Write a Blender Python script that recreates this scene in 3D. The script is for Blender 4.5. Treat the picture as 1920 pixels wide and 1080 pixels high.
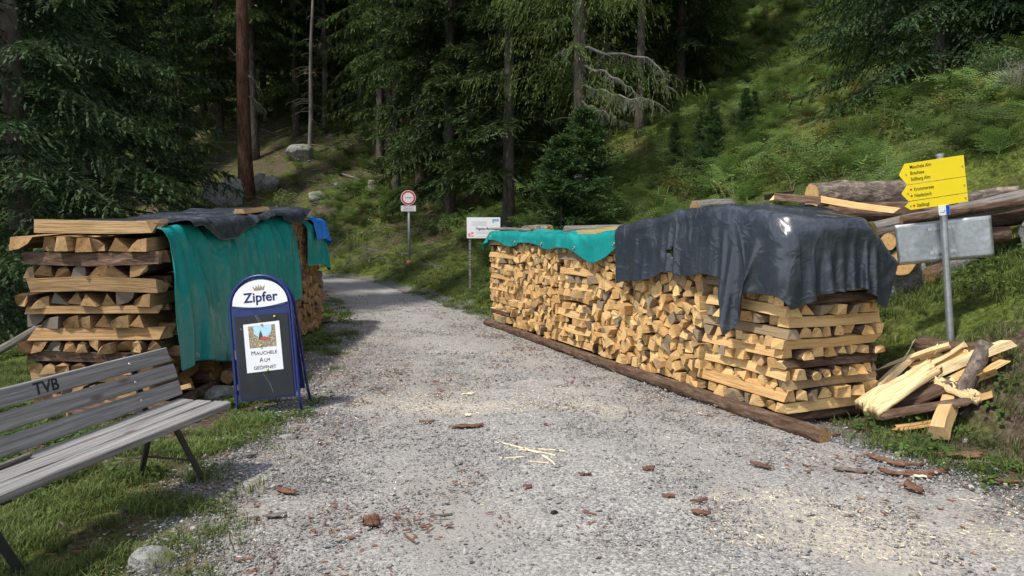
import bpy, math, random
import numpy as np
from mathutils import Vector, Matrix, Euler

R = math.radians
PI = math.pi
scene = bpy.context.scene
for _o in list(bpy.data.objects):
    bpy.data.objects.remove(_o)

# ------------------------------------------------------------------ camera, sky, sun, exposure
CAM_H, F, HOR = 1.6, 1400.0, 414.0
PITCH = math.atan((540 - HOR) / F)
cd = bpy.data.cameras.new("camera")
cam = bpy.data.objects.new("camera", cd)
scene.collection.objects.link(cam)
cam.location = (0, 0, CAM_H)
cam.rotation_euler = (PI / 2 - PITCH, 0, 0)
cd.sensor_width = 36
cd.lens = F * math.cos(PITCH) / 1920 * 36
cd.clip_start, cd.clip_end = 0.05, 600
scene.camera = cam

SUN_AZ, SUN_EL = -128.0, 60.0        # azimuth from +Y, clockwise; sun stands to the left and a little behind
world = bpy.data.worlds.new("World")
scene.world = world
world.use_nodes = True
wn = world.node_tree
sky = wn.nodes.new("ShaderNodeTexSky")
sky.sky_type = "NISHITA"
sky.sun_disc = False
sky.sun_elevation = R(SUN_EL)
sky.sun_rotation = R(SUN_AZ)
sky.altitude = 1800
wn.nodes["Background"].inputs[1].default_value = 0.15
_tc = wn.nodes.new("ShaderNodeTexCoord"); _cn = wn.nodes.new("ShaderNodeTexNoise"); _cn.inputs["Scale"].default_value = 2.6; _cn.inputs["Detail"].default_value = 5
_cr = wn.nodes.new("ShaderNodeMapRange"); _cr.inputs[1].default_value = .44; _cr.inputs[2].default_value = .60; _cr.inputs[4].default_value = .9
_cm = wn.nodes.new("ShaderNodeMix"); _cm.data_type = "RGBA"; _cm.inputs[7].default_value = (7.2, 7.0, 6.9, 1)      # broken white cloud
wn.links.new(_tc.outputs["Generated"], _cn.inputs["Vector"]); wn.links.new(_cn.outputs["Fac"], _cr.inputs[0]); wn.links.new(_cr.outputs[0], _cm.inputs[0])
wn.links.new(sky.outputs[0], _cm.inputs[6]); wn.links.new(_cm.outputs[2], wn.nodes["Background"].inputs[0])
sl = bpy.data.lights.new("sun", "SUN")
sl.energy = 3.2
sl.angle = R(4)
sl.color = (1.0, 0.94, 0.85)
sun = bpy.data.objects.new("sun", sl)
scene.collection.objects.link(sun)
_a, _e = R(SUN_AZ), R(SUN_EL)
sdir = Vector((math.sin(_a) * math.cos(_e), math.cos(_a) * math.cos(_e), math.sin(_e)))
sun.rotation_euler = sdir.to_track_quat("Z", "Y").to_euler()
sun.location = sdir * 60
scene.view_settings.view_transform = "Standard"
scene.view_settings.look = "None"
scene.view_settings.exposure = 0.55
scene.view_settings.gamma = 1.0
scene.view_settings.use_curve_mapping = False
scene.cycles.max_bounces = 4
scene.cycles.diffuse_bounces = 2
scene.cycles.glossy_bounces = 2
scene.cycles.transmission_bounces = 2
scene.cycles.use_denoising = True

# ------------------------------------------------------------------ noise and terrain
def _hash(ix, iy, seed):
    h = (ix.astype(np.int64) * 374761393 + iy.astype(np.int64) * 668265263 + seed * 974634777) & 0xFFFFFFFF
    h = ((h ^ (h >> 13)) * 1274126177) & 0xFFFFFFFF
    h = (h ^ (h >> 16)) & 0xFFFFFF
    return h / float(0xFFFFFF)

def vnoise(x, y, freq=1.0, seed=0, oct=1):
    x = np.asarray(x, float) * freq; y = np.asarray(y, float) * freq
    r = np.zeros(np.broadcast(x, y).shape); a = 1.0; tot = 0
    for o in range(oct):
        fx, fy = np.floor(x), np.floor(y)
        u, v = x - fx, y - fy
        u = u * u * (3 - 2 * u); v = v * v * (3 - 2 * v)
        s = seed + o * 17
        n = (_hash(fx, fy, s) * (1 - u) * (1 - v) + _hash(fx + 1, fy, s) * u * (1 - v)
             + _hash(fx, fy + 1, s) * (1 - u) * v + _hash(fx + 1, fy + 1, s) * u * v)
        r = r + a * (n * 2 - 1); tot += a
        x, y, a = x * 2.03 + 5.1, y * 2.03 + 1.7, a * 0.5
    return r / tot

def sstep(a, b, x):
    t = np.clip((np.asarray(x, float) - a) / (b - a), 0, 1)
    return t * t * (3 - 2 * t)

RE = np.array([(4.2, -3), (3.55, 1.5), (2.85, 3.9), (2.27, 5.4), (-.35, 12.0), (-1.75, 15.3), (-3.95, 20.0), (-6.4, 22.4), (-10, 24.8), (-20, 28), (-110, 45)], float)
LE = np.array([(-.9, -3), (-1.2, 1.5), (-1.4, 3.4), (-1.7, 4.6), (-1.75, 6.3), (-2.12, 9.5), (-2.45, 11.2), (-2.95, 13), (-4.6, 17.8), (-7.5, 21.5), (-12, 24), (-20, 25.5), (-110, 42)], float)

def sdist(x, y, poly):
    x = np.asarray(x, float); y = np.asarray(y, float)
    best = np.full(x.shape, 1e9); sg = np.ones(x.shape)
    for (ax, ay), (bx, by) in zip(poly[:-1], poly[1:]):
        dx, dy = bx - ax, by - ay
        L2 = dx * dx + dy * dy
        t = np.clip(((x - ax) * dx + (y - ay) * dy) / L2, 0, 1)
        d = np.hypot(x - ax - t * dx, y - ay - t * dy)
        c = (x - ax) * dy - (y - ay) * dx          # > 0 on the right of the direction of travel
        m = d < best
        best = np.where(m, d, best); sg = np.where(m, np.sign(c), sg)
    return best * sg

def road_in(x, y):                                  # > 0 inside the road, metres from the nearer edge
    return np.minimum(-sdist(x, y, RE), sdist(x, y, LE))

def H(x, y):
    x = np.asarray(x, float); y = np.asarray(y, float)
    s = sdist(x, y, RE)
    far = sstep(11.6, 14.5, y)
    near = 1 - sstep(4.2, 5.6, y)
    s0 = 1.2 * (1 - far) + .2 * far - .25 * near
    sp = np.maximum(s - s0, 0)
    slope = .47 + .06 * sstep(8, 25, sp) - .12 * near
    w = (1 - far) * (1 - .75 * near)
    z = slope * sp + .52 * w * (1 - np.exp(-sp / .35)) - .3 * far * .4 * (1 - np.exp(-sp / 1.2)) * sstep(0, 1, sp)
    bump = sstep(.1, 2.5, sp)
    z = z + bump * (.22 * vnoise(x, y, .45, 3, 2) + .07 * vnoise(x, y, 1.9, 5, 2)) + sstep(6, 20, sp) * .8 * vnoise(x, y, .12, 8, 2)
    z = z - .42 * np.clip(1.3 - np.hypot((x - 5.4) / 2.2, (y - 8.0) / 1.3), 0, 1) ** 1.5      # shelf on which the logs lie
    l = np.maximum(-sdist(x, y, LE), 0)
    z = z + sstep(.05, .8, l) * (.035 * vnoise(x, y, 2.2, 11, 2) + .02) + sstep(3, 9, l) * (.35 * vnoise(x, y, .25, 12, 2) - .1)
    z = z + .008 * vnoise(x, y, 1.2, 21, 2)
    return z

def H1(x, y):
    return float(H(np.array([x]), np.array([y]))[0])

def at(px, py, D):                                  # world point seen at a pixel of the photo at depth D
    return Vector(((px - 960) / F * D, D, CAM_H - (py - HOR) / F * D))

def gh(px, py):                                     # where that sight line meets the ground
    Ds = np.concatenate([np.arange(2, 40, .04), np.arange(40, 140, .25)])
    X = (px - 960) / F * Ds; Z = CAM_H - (py - HOR) / F * Ds
    h = H(X, Ds); k = np.argmax(Z <= h)
    if not (Z <= h).any(): k = len(Ds) - 1
    return Vector((X[k], Ds[k], h[k]))

# ------------------------------------------------------------------ materials
class NT:
    def __init__(s, name):
        s.m = bpy.data.materials.new(name); s.m.use_nodes = True
        s.t = s.m.node_tree; s.b = s.t.nodes["Principled BSDF"]; s.out = s.t.nodes["Material Output"]
    def n(s, ty, **kw):
        nd = s.t.nodes.new("ShaderNode" + ty)
        for k, v in kw.items(): setattr(nd, k, v)
        return nd
    def set(s, sock, v):
        if isinstance(v, bpy.types.NodeSocket): s.t.links.new(v, sock)
        elif isinstance(v, (tuple, list)) and len(v) == 3 and sock.type == "RGBA": sock.default_value = (*v, 1)
        else: sock.default_value = v
    def obj(s): return s.n("TexCoord").outputs["Object"]
    def pos(s): return s.n("NewGeometry").outputs["Position"]
    def attr(s, name, out="Fac"): return s.n("Attribute", attribute_name=name).outputs[out]
    def rnd(s): return s.n("ObjectInfo").outputs["Random"]
    def mapv(s, v, scale=(1, 1, 1), loc=(0, 0, 0)):
        m = s.n("Mapping"); s.set(m.inputs["Vector"], v); s.set(m.inputs["Scale"], scale); s.set(m.inputs["Location"], loc); return m.outputs[0]
    def noise(s, v, scale, detail=3, rough=.6, dist=0):
        q = s.n("TexNoise"); s.set(q.inputs["Vector"], v)
        q.inputs["Scale"].default_value = scale; q.inputs["Detail"].default_value = detail
        q.inputs["Roughness"].default_value = rough; q.inputs["Distortion"].default_value = dist
        return q.outputs["Fac"]
    def voro(s, v, scale, feature="F1", out="Distance", rand=1):
        q = s.n("TexVoronoi", feature=feature); s.set(q.inputs["Vector"], v); q.inputs["Scale"].default_value = scale
        q.inputs["Randomness"].default_value = rand
        return q.outputs[out]
    def math(s, op, a, b=0.0, c=None, clamp=False):
        q = s.n("Math", operation=op, use_clamp=clamp); s.set(q.inputs[0], a); s.set(q.inputs[1], b)
        if c is not None: s.set(q.inputs[2], c)
        return q.outputs[0]
    def rng(s, v, a, b, c=0., d=1.):
        q = s.n("MapRange"); s.set(q.inputs[0], v); q.inputs[1].default_value = a; q.inputs[2].default_value = b
        q.inputs[3].default_value = c; q.inputs[4].default_value = d; return q.outputs[0]
    def mix(s, f, a, b, mode="MIX"):
        q = s.n("Mix", data_type="RGBA", blend_type=mode); s.set(q.inputs[0], f); s.set(q.inputs[6], a); s.set(q.inputs[7], b); return q.outputs[2]
    def ramp(s, f, stops):
        q = s.n("ValToRGB"); s.set(q.inputs[0], f); e = q.color_ramp.elements
        while len(e) < len(stops): e.new(.5)
        for i, (p, c) in enumerate(stops): e[i].position = p; e[i].color = (*c, 1)
        return q.outputs[0]
    def bump(s, h, strength, dist):
        q = s.n("Bump"); s.set(q.inputs["Height"], h); q.inputs["Strength"].default_value = strength; q.inputs["Distance"].default_value = dist
        return q.outputs[0]
    def done(s, col=None, rough=.8, normal=None, spec=.3, metal=0, transl=0):
        if col is not None: s.set(s.b.inputs["Base Color"], col)
        s.set(s.b.inputs["Roughness"], rough); s.b.inputs["Specular IOR Level"].default_value = spec; s.b.inputs["Metallic"].default_value = metal
        if normal is not None: s.set(s.b.inputs["Normal"], normal)
        if transl:
            tr = s.n("BsdfTranslucent"); s.set(tr.inputs[0], col); mx = s.n("MixShader"); mx.inputs[0].default_value = transl
            s.t.links.new(s.b.outputs[0], mx.inputs[1]); s.t.links.new(tr.outputs[0], mx.inputs[2]); s.t.links.new(mx.outputs[0], s.out.inputs[0])
        return s.m

M = {}
def flat(name, col, rough=.6, spec=.4, metal=0, var=.12, nscale=30):
    t = NT(name); n = t.noise(t.obj(), nscale, 4)
    c = t.mix(t.rng(n, .3, .7, 0, 1), tuple(max(0, x * (1 - var)) for x in col), tuple(min(1, x * (1 + var)) for x in col))
    M[name] = t.done(c, rough, None, spec, metal); return M[name]

def mk_split(name, light, mid, dark, grey):
    t = NT(name); g = t.attr("gco", "Vector"); tint = t.attr("tint")
    n1 = t.noise(t.mapv(g, (2.0, 55, 55)), 1.0, 5, .65, .4)
    n2 = t.noise(t.mapv(g, (3, 9, 9)), 1.0, 3)
    c = t.ramp(t.rng(n1, .25, .75), [(0, dark), (.38, mid), (1, light)])
    c = t.mix(t.rng(n2, .5, .78, 0, .55), c, dark)
    tw = t.math("FRACT", t.math("MULTIPLY", tint, 37.7)); c = t.mix(t.rng(tw, .3, 1, 0, .55), c, t.mix(.6, c, (.62, .33, .12), "MULTIPLY"))
    c = t.mix(t.rng(tint, 0, .35, .55, 0), c, dark)
    c = t.mix(t.rng(tint, .82, .93, 0, .85), c, grey)
    M[name] = t.done(c, .75, t.bump(n1, .8, .018), .2); return M[name]
mk_split("split_wood", (.80, .56, .275), (.68, .44, .19), (.36, .20, .075), (.17, .14, .105))
mk_split("aged_split_wood", (.56, .385, .20), (.40, .25, .115), (.17, .095, .045), (.15, .14, .13))
def mk_end(name, light, mid, dark, grey):
    t = NT(name); g = t.attr("gco", "Vector"); tint = t.attr("tint")
    r = t.noise(t.mapv(g, (.5, 20, 20)), 1.0, 4, .7, .8)
    ring = t.n("TexWave", wave_type="RINGS", rings_direction="X"); t.set(ring.inputs["Vector"], g); ring.inputs["Scale"].default_value = 26
    ring.inputs["Distortion"].default_value = 2.2; ring.inputs["Detail"].default_value = 2
    c = t.ramp(t.rng(r, .25, .75), [(0, dark), (.45, mid), (1, light)])
    c = t.mix(t.math("MULTIPLY", ring.outputs["Fac"], .28), c, dark)
    crk = t.noise(t.mapv(g, (.1, 9, 34)), 1.0, 2, .5, 1.5)
    c = t.mix(t.rng(crk, .66, .70, 0, .7), c, (.10, .055, .025))
    tw = t.math("FRACT", t.math("MULTIPLY", tint, 37.7)); c = t.mix(t.rng(tw, .3, 1, 0, .6), c, t.mix(.6, c, (.62, .33, .12), "MULTIPLY"))
    c = t.mix(t.rng(tint, 0, .3, .6, 0), c, dark)
    c = t.mix(t.rng(tint, .78, .90, 0, .85), c, grey)
    M[name] = t.done(c, .85, t.bump(r, .5, .01), .12); return M[name]
mk_end("end_grain", (.82, .59, .30), (.72, .48, .21), (.38, .22, .085), (.20, .165, .125))
mk_end("aged_end_grain", (.50, .34, .18), (.36, .23, .11), (.16, .09, .042), (.14, .13, .12))
def mk_bark(name, a, b, c_, attr=True, sc=(6, 24, 24)):
    t = NT(name); g = t.attr("gco", "Vector") if attr else t.obj()
    n = t.noise(t.mapv(g, sc), 1.0, 6, .7, .6)
    v = t.voro(t.mapv(g, tuple(x * .8 for x in sc)), 1.0)
    c = t.ramp(t.rng(n, .28, .72), [(0, a), (.5, b), (1, c_)])
    c = t.mix(t.rng(v, .0, .3, .6, 0), c, a)
    M[name] = t.done(c, .9, t.bump(t.math("ADD", n, t.math("MULTIPLY", v, .6)), .9, .03), .1); return M[name]
mk_bark("bark", (.045, .028, .02), (.12, .075, .05), (.24, .175, .13))
mk_bark("weathered_pole", (.08, .065, .055), (.20, .18, .16), (.34, .32, .295), sc=(2.5, 40, 40))
mk_bark("larch_trunk_bark", (.035, .018, .012), (.115, .06, .04), (.21, .125, .09), False, (11, 11, 2.6))
mk_bark("spruce_trunk_bark", (.03, .025, .02), (.085, .07, .06), (.16, .14, .12), False, (10, 10, 3))
mk_bark("dead_wood", (.10, .09, .075), (.20, .185, .155), (.32, .30, .26), False, (10, 10, 1.5))
mk_bark("crust_bark", (.04, .03, .025), (.15, .12, .10), (.40, .33, .24), sc=(9, 16, 16))
mk_bark("bark_flake", (.07, .035, .022), (.19, .10, .065), (.30, .19, .14), sc=(12, 30, 30))

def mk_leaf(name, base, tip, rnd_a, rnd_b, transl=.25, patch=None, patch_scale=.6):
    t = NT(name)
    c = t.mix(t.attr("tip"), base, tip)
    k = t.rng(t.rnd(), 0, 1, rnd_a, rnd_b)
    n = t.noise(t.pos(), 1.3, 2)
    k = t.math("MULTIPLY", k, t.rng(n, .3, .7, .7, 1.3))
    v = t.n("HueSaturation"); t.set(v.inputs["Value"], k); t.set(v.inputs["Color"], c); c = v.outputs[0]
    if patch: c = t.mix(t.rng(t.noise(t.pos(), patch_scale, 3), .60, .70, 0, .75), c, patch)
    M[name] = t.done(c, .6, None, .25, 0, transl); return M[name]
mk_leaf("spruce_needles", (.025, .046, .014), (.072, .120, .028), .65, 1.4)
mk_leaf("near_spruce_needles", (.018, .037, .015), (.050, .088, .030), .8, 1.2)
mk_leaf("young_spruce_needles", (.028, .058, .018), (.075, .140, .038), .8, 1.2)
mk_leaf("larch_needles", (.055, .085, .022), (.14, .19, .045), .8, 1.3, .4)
flat("limb_bark", (.030, .024, .019), .9, .1, var=.4, nscale=6)
mk_leaf("fern_green", (.075, .135, .032), (.20, .285, .075), .45, 1.5, .4, (.25, .13, .03), .8)
mk_leaf("shrub_green", (.04, .075, .018), (.14, .20, .048), .5, 1.5, .35, (.20, .17, .045), .5)
mk_leaf("straw", (.20, .16, .08), (.34, .28, .15), .7, 1.3, .3)
mk_leaf("grass_green", (.06, .095, .02), (.20, .25, .075), .6, 1.4, .4, (.19, .15, .065), 1.1)
mk_leaf("weed_green", (.045, .095, .016), (.10, .18, .035), .6, 1.3, .35)
mk_leaf("bush_leaves", (.05, .10, .03), (.12, .20, .06), .8, 1.2, .35)
mk_leaf("lichen", (.10, .11, .07), (.21, .22, .15), .8, 1.2, .3)

def mk_rock():
    t = NT("granite"); p = t.obj(); n = t.noise(p, 5, 6, .7); n2 = t.noise(t.pos(), 2.2, 4); up = t.n("SeparateXYZ")
    t.set(up.inputs[0], t.n("NewGeometry").outputs["Normal"])
    c = t.ramp(t.rng(n, .25, .75), [(0, (.15, .15, .14)), (.5, (.34, .335, .32)), (1, (.52, .51, .48))])
    c = t.mix(t.rng(t.noise(p, 11, 5, .75), .50, .60, 0, .75), c, (.085, .085, .075))
    c = t.mix(t.rng(t.noise(p, 2.3, 4, .7), .50, .62, 0, .55), c, (.15, .145, .125))
    k = t.math("MULTIPLY", t.rng(up.outputs["Z"], .35, .9), t.rng(n2, .45, .6), clamp=True)
    c = t.mix(k, c, (.075, .095, .02))
    M["granite"] = t.done(c, .9, t.bump(t.math("ADD", n, t.math("MULTIPLY", t.noise(p, 18, 5, .7), .5)), 1.0, .07), .15)
mk_rock()
t = NT("stone"); n = t.noise(t.obj(), 9, 4); k = t.rnd()
c = t.ramp(k, [(0, (.16, .158, .16)), (.35, (.235, .23, .225)), (.7, (.30, .293, .28)), (.93, (.40, .39, .37)), (1, (.27, .21, .17))])
M["stone"] = t.done(t.mix(t.rng(n, .3, .7, 0, .4), c, (.22, .213, .205)), .9, None, .15)

def mk_ground():
    t = NT("forest_soil"); p = t.pos(); sx = t.n("SeparateXYZ"); t.set(sx.inputs[0], p)
    n = t.noise(p, 1.3, 5, .65); nf = t.noise(p, 22, 5, .7); nb = t.noise(p, .35, 3)
    soil = t.ramp(t.rng(nf, .3, .7), [(0, (.04, .028, .018)), (.5, (.095, .07, .048)), (1, (.19, .155, .12))])
    moss = t.ramp(t.rng(t.math("ADD", t.math("MULTIPLY", nf, .55), t.math("MULTIPLY", t.noise(p, 5.5, 5, .7), .6)), .42, .74), [(0, (.024, .034, .008)), (.5, (.08, .105, .020)), (1, (.18, .20, .05))])
    dry = (.10, .085, .04)
    moss = t.mix(t.rng(nb, .54, .66, 0, .5), moss, dry)
    g = t.attr("grav"); k = t.rng(t.math("ADD", n, t.math("MULTIPLY", t.attr("bare"), .35)), .60, .76, 1, 0)
    c = t.mix(k, soil, moss)
    grv = t.ramp(t.voro(p, 70, out="Distance"), [(0, (.30, .29, .275)), (.5, (.2, .185, .165)), (1, (.08, .07, .06))])
    c = t.mix(t.rng(t.math("ADD", g, t.math("MULTIPLY", n, .6)), .62, .95), c, grv)
    h = t.math("ADD", nf, t.math("MULTIPLY", n, .5))
    M["forest_soil"] = t.done(c, .95, t.bump(h, .9, .05), .1)
mk_ground()
def mk_road():
    t = NT("road_gravel"); p = t.pos()
    v1 = t.n("TexVoronoi"); t.set(v1.inputs["Vector"], p); v1.inputs["Scale"].default_value = 38
    v2 = t.n("TexVoronoi"); t.set(v2.inputs["Vector"], p); v2.inputs["Scale"].default_value = 85
    nb = t.noise(p, .55, 4, .6); nm = t.noise(p, 3.5, 5, .65); nf = t.noise(p, 60, 4, .7)
    base = t.ramp(t.rng(nf, .3, .7), [(0, (.175, .163, .147)), (.5, (.30, .285, .265)), (1, (.41, .395, .37))])
    sc1 = t.n("SeparateColor"); t.set(sc1.inputs[0], v1.outputs["Color"])
    sc2 = t.n("SeparateColor"); t.set(sc2.inputs[0], v2.outputs["Color"])
    st = t.ramp(sc1.outputs[0], [(0, (.09, .09, .095)), (.4, (.23, .228, .225)), (.75, (.38, .375, .365)), (1, (.62, .61, .59))])
    st2 = t.ramp(sc2.outputs[0], [(0, (.10, .096, .092)), (.5, (.28, .272, .258)), (1, (.58, .56, .53))])
    c = t.mix(.72, base, st2)
    k = t.math("MULTIPLY", t.rng(sc1.outputs[1], .45, .55), t.rng(v1.outputs["Distance"], .32, .22), clamp=True)
    k = t.math("MULTIPLY", k, t.rng(nm, .38, .6, .15, 1))
    c = t.mix(k, c, st)
    # packed fine dust in the wheel lanes, brown litter at the sides, pale sawdust where the wood was cut
    c = t.mix(t.rng(nb, .5, .68, 0, .5), c, (.33, .315, .29))
    c = t.mix(t.math("MULTIPLY", t.attr("litter"), t.rng(nm, .35, .6), clamp=True), c, (.215, .175, .14))
    c = t.mix(t.math("MULTIPLY", t.attr("track"), t.rng(nm, .3, .55, .5, 1)), c, (.305, .288, .265))
    d = t.math("MULTIPLY", t.attr("dust"), t.rng(t.noise(p, 42, 4, .75), .40, .58), clamp=True)
    c = t.mix(t.math("MULTIPLY", d, .85), c, (.58, .51, .41))
    h = t.math("ADD", t.math("MULTIPLY", k, 1.1), t.math("ADD", t.math("MULTIPLY", nf, .8), t.math("MULTIPLY", nm, .5)))
    M["road_gravel"] = t.done(c, .95, t.bump(h, .8, .018), .15)
mk_road()

def mk_tarp(name, col, col2, rough, bsc=7, bstr=.35, crs=1.0):
    t = NT(name); p = t.obj()
    n = t.noise(p, bsc, 4, .55, .8); n2 = t.noise(p, 2.0, 4); ns = t.noise(t.mapv(p, (3, 3, 14)), 1.0, 4)
    c = t.mix(t.rng(n2, .35, .7), col, col2)
    c = t.mix(t.rng(ns, .60, .74, 0, .10), c, (.35, .36, .34))
    r1 = t.math("ABSOLUTE", t.math("SUBTRACT", t.noise(t.mapv(p, (1, 1, .7)), 1.7, 2, .45, 1.2), .5)); r2 = t.math("ABSOLUTE", t.math("SUBTRACT", t.noise(p, 4.2, 2, .5, 1.0), .5))
    hgt = t.math("ADD", t.math("MULTIPLY", t.rng(r1, 0, .07, 1, 0), crs), t.math("ADD", t.math("MULTIPLY", t.rng(r2, 0, .08, 1, 0), .35 * crs), t.math("MULTIPLY", n, .6)))
    M[name] = t.done(c, t.rng(n2, .3, .7, rough * .85, rough * 1.25), t.bump(hgt, bstr, .02), .5)
mk_tarp("green_tarp", (.010, .225, .215), (.016, .29, .265), .25, 5, .22, .8)
mk_tarp("black_foil", (.028, .034, .045), (.046, .054, .069), .24, 5, .28, 1.2)
mk_tarp("blue_tarp", (.02, .16, .62), (.03, .22, .75), .35)
flat("blue_paint", (.012, .022, .13), .35, .5, var=.2, nscale=14)
flat("sign_black", (.016, .018, .021), .45, .4, var=.25, nscale=6)
flat("sign_white", (.78, .78, .76), .4, .4, var=.03)
flat("paper", (.76, .77, .80), .6, .3, var=.02)
flat("ink", (.02, .02, .05), .6, .2)
flat("navy_ink", (.012, .02, .12), .5, .3)
flat("sign_yellow", (.86, .66, .015), .4, .4, var=.03, nscale=5)
flat("sign_text", (.09, .075, .02), .5, .3)
flat("red_paint", (.62, .03, .025), .4, .4, var=.06)
flat("pin_yellow", (.75, .58, .06), .35, .5)
flat("orange_plastic", (.62, .20, .09), .6, .3, var=.2)
flat("grey_text", (.38, .38, .40), .5, .3)
flat("pale_blue", (.22, .38, .62), .5, .3)
flat("pale_red", (.72, .22, .18), .5, .3)
flat("route_blue", (.02,.06,.42), .4, .4)
flat("crown_bronze", (.30, .24, .17), .4, .4)
flat("galvanised", (.46, .48, .50), .42, .5, .75, .18, 22)
flat("bolt_metal", (.5, .5, .5), .35, .5, .9)
flat("iron_leg", (.022, .023, .026), .5, .4, var=.3, nscale=18)
flat("fresh_splinter", (.80, .66, .44), .7, .2, var=.12, nscale=40)
flat("dark_dung", (.03, .028, .022), .9, .1)
flat("grey_bench_text", (.03, .03, .032), .8, .1, var=.5, nscale=60)
t = NT("scratch_mark"); M["scratch_mark"] = t.done((.23, .25, .27), .7)
def mk_sheet_metal():
    t = NT("sheet_metal"); p = t.obj(); n = t.noise(t.mapv(p, (2.2, 2.2, .9)), 1.6, 3, .5, .8); n2 = t.noise(p, 30, 4)
    c = t.mix(t.rng(n2, .35, .7), (.36, .375, .39), (.48, .495, .51))
    M["sheet_metal"] = t.done(c, t.rng(n, .3, .7, .34, .5), t.bump(n, .25, .10), .5, .85)
mk_sheet_metal()
def mk_bench():
    t = NT("bench_wood"); g = t.attr("gco", "Vector")
    n = t.noise(t.mapv(g, (1.6, 60, 60), (0, 0, 0)), 1.0, 6, .7, .5); n2 = t.noise(t.mapv(g, (2, 7, 7)), 1.0, 4)
    kn = t.voro(t.mapv(g, (1.9, 6.5, 6.5)), 1.0)
    c = t.ramp(t.rng(n, .25, .75), [(0, (.08, .08, .088)), (.45, (.215, .208, .205)), (1, (.41, .395, .38))])
    c = t.mix(t.rng(n2, .55, .75, 0, .4), c, (.23, .19, .15))
    c = t.mix(t.rng(kn, .05, .13, .75, 0), c, (.10, .07, .05))
    M["bench_wood"] = t.done(c, .8, t.bump(n, .6, .008), .25)
mk_bench()
def mk_postpic():
    t = NT("hut_photo_print"); p = t.obj(); n = t.noise(p, 90, 3, .8)
    c = t.ramp(t.rng(n, .3, .7), [(0, (.06, .05, .03)), (.5, (.28, .22, .13)), (1, (.7, .66, .52))])
    M["hut_photo_print"] = t.done(c, .5, None, .3)
mk_postpic()
flat("print_sky", (.42, .66, .85), .5, .3); flat("print_tree", (.10, .08, .05), .5, .3, var=.5, nscale=200); flat("print_red", (.5, .1, .09), .5, .3)

# ------------------------------------------------------------------ object helpers
C = scene.collection
def tag(o, label=None, cat=None, group=None, kind=None):
    if label: o["label"] = label
    if cat: o["category"] = cat
    if group: o["group"] = group
    if kind: o["kind"] = kind
    return o

def mesh(name, V, Fc, mats, mi=None, smooth=False, attrs=None):
    me = bpy.data.meshes.new(name)
    V = np.asarray(V, np.float32)
    if isinstance(Fc, np.ndarray):
        k = Fc.shape[1]; nf = Fc.shape[0]
        me.vertices.add(len(V)); me.vertices.foreach_set("co", V.ravel())
        me.loops.add(nf * k); me.loops.foreach_set("vertex_index", Fc.astype(np.int32).ravel())
        me.polygons.add(nf); me.polygons.foreach_set("loop_start", np.arange(0, nf * k, k, dtype=np.int32))
        me.polygons.foreach_set("loop_total", np.full(nf, k, np.int32))
        me.update(calc_edges=True)
    else:
        me.from_pydata([tuple(map(float, v)) for v in V], [], Fc)
    for m in (mats if isinstance(mats, (list, tuple)) else [mats]): me.materials.append(M[m] if isinstance(m, str) else m)
    if mi is not None: me.polygons.foreach_set("material_index", np.asarray(mi, np.int32))
    if smooth: me.polygons.foreach_set("use_smooth", np.ones(len(me.polygons), bool))
    for k, a in (attrs or {}).items():
        a = np.asarray(a, np.float32)
        if a.ndim == 2: me.attributes.new(k, "FLOAT_VECTOR", "POINT").data.foreach_set("vector", a.ravel())
        else: me.attributes.new(k, "FLOAT", "POINT").data.foreach_set("value", a)
    me.update()
    return me

def obj(name, me, parent=None, loc=None, rot=None, mat=None):
    o = bpy.data.objects.new(name, me); C.objects.link(o)
    if parent: o.parent = parent
    if mat is not None: o.matrix_basis = mat
    if loc is not None: o.location = loc
    if rot is not None: o.rotation_euler = rot
    return o

def empty(name, loc=(0, 0, 0), rot=(0, 0, 0)):
    o = bpy.data.objects.new(name, None); C.objects.link(o); o.location = loc; o.rotation_euler = rot; o.empty_display_size = .1
    return o

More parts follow.
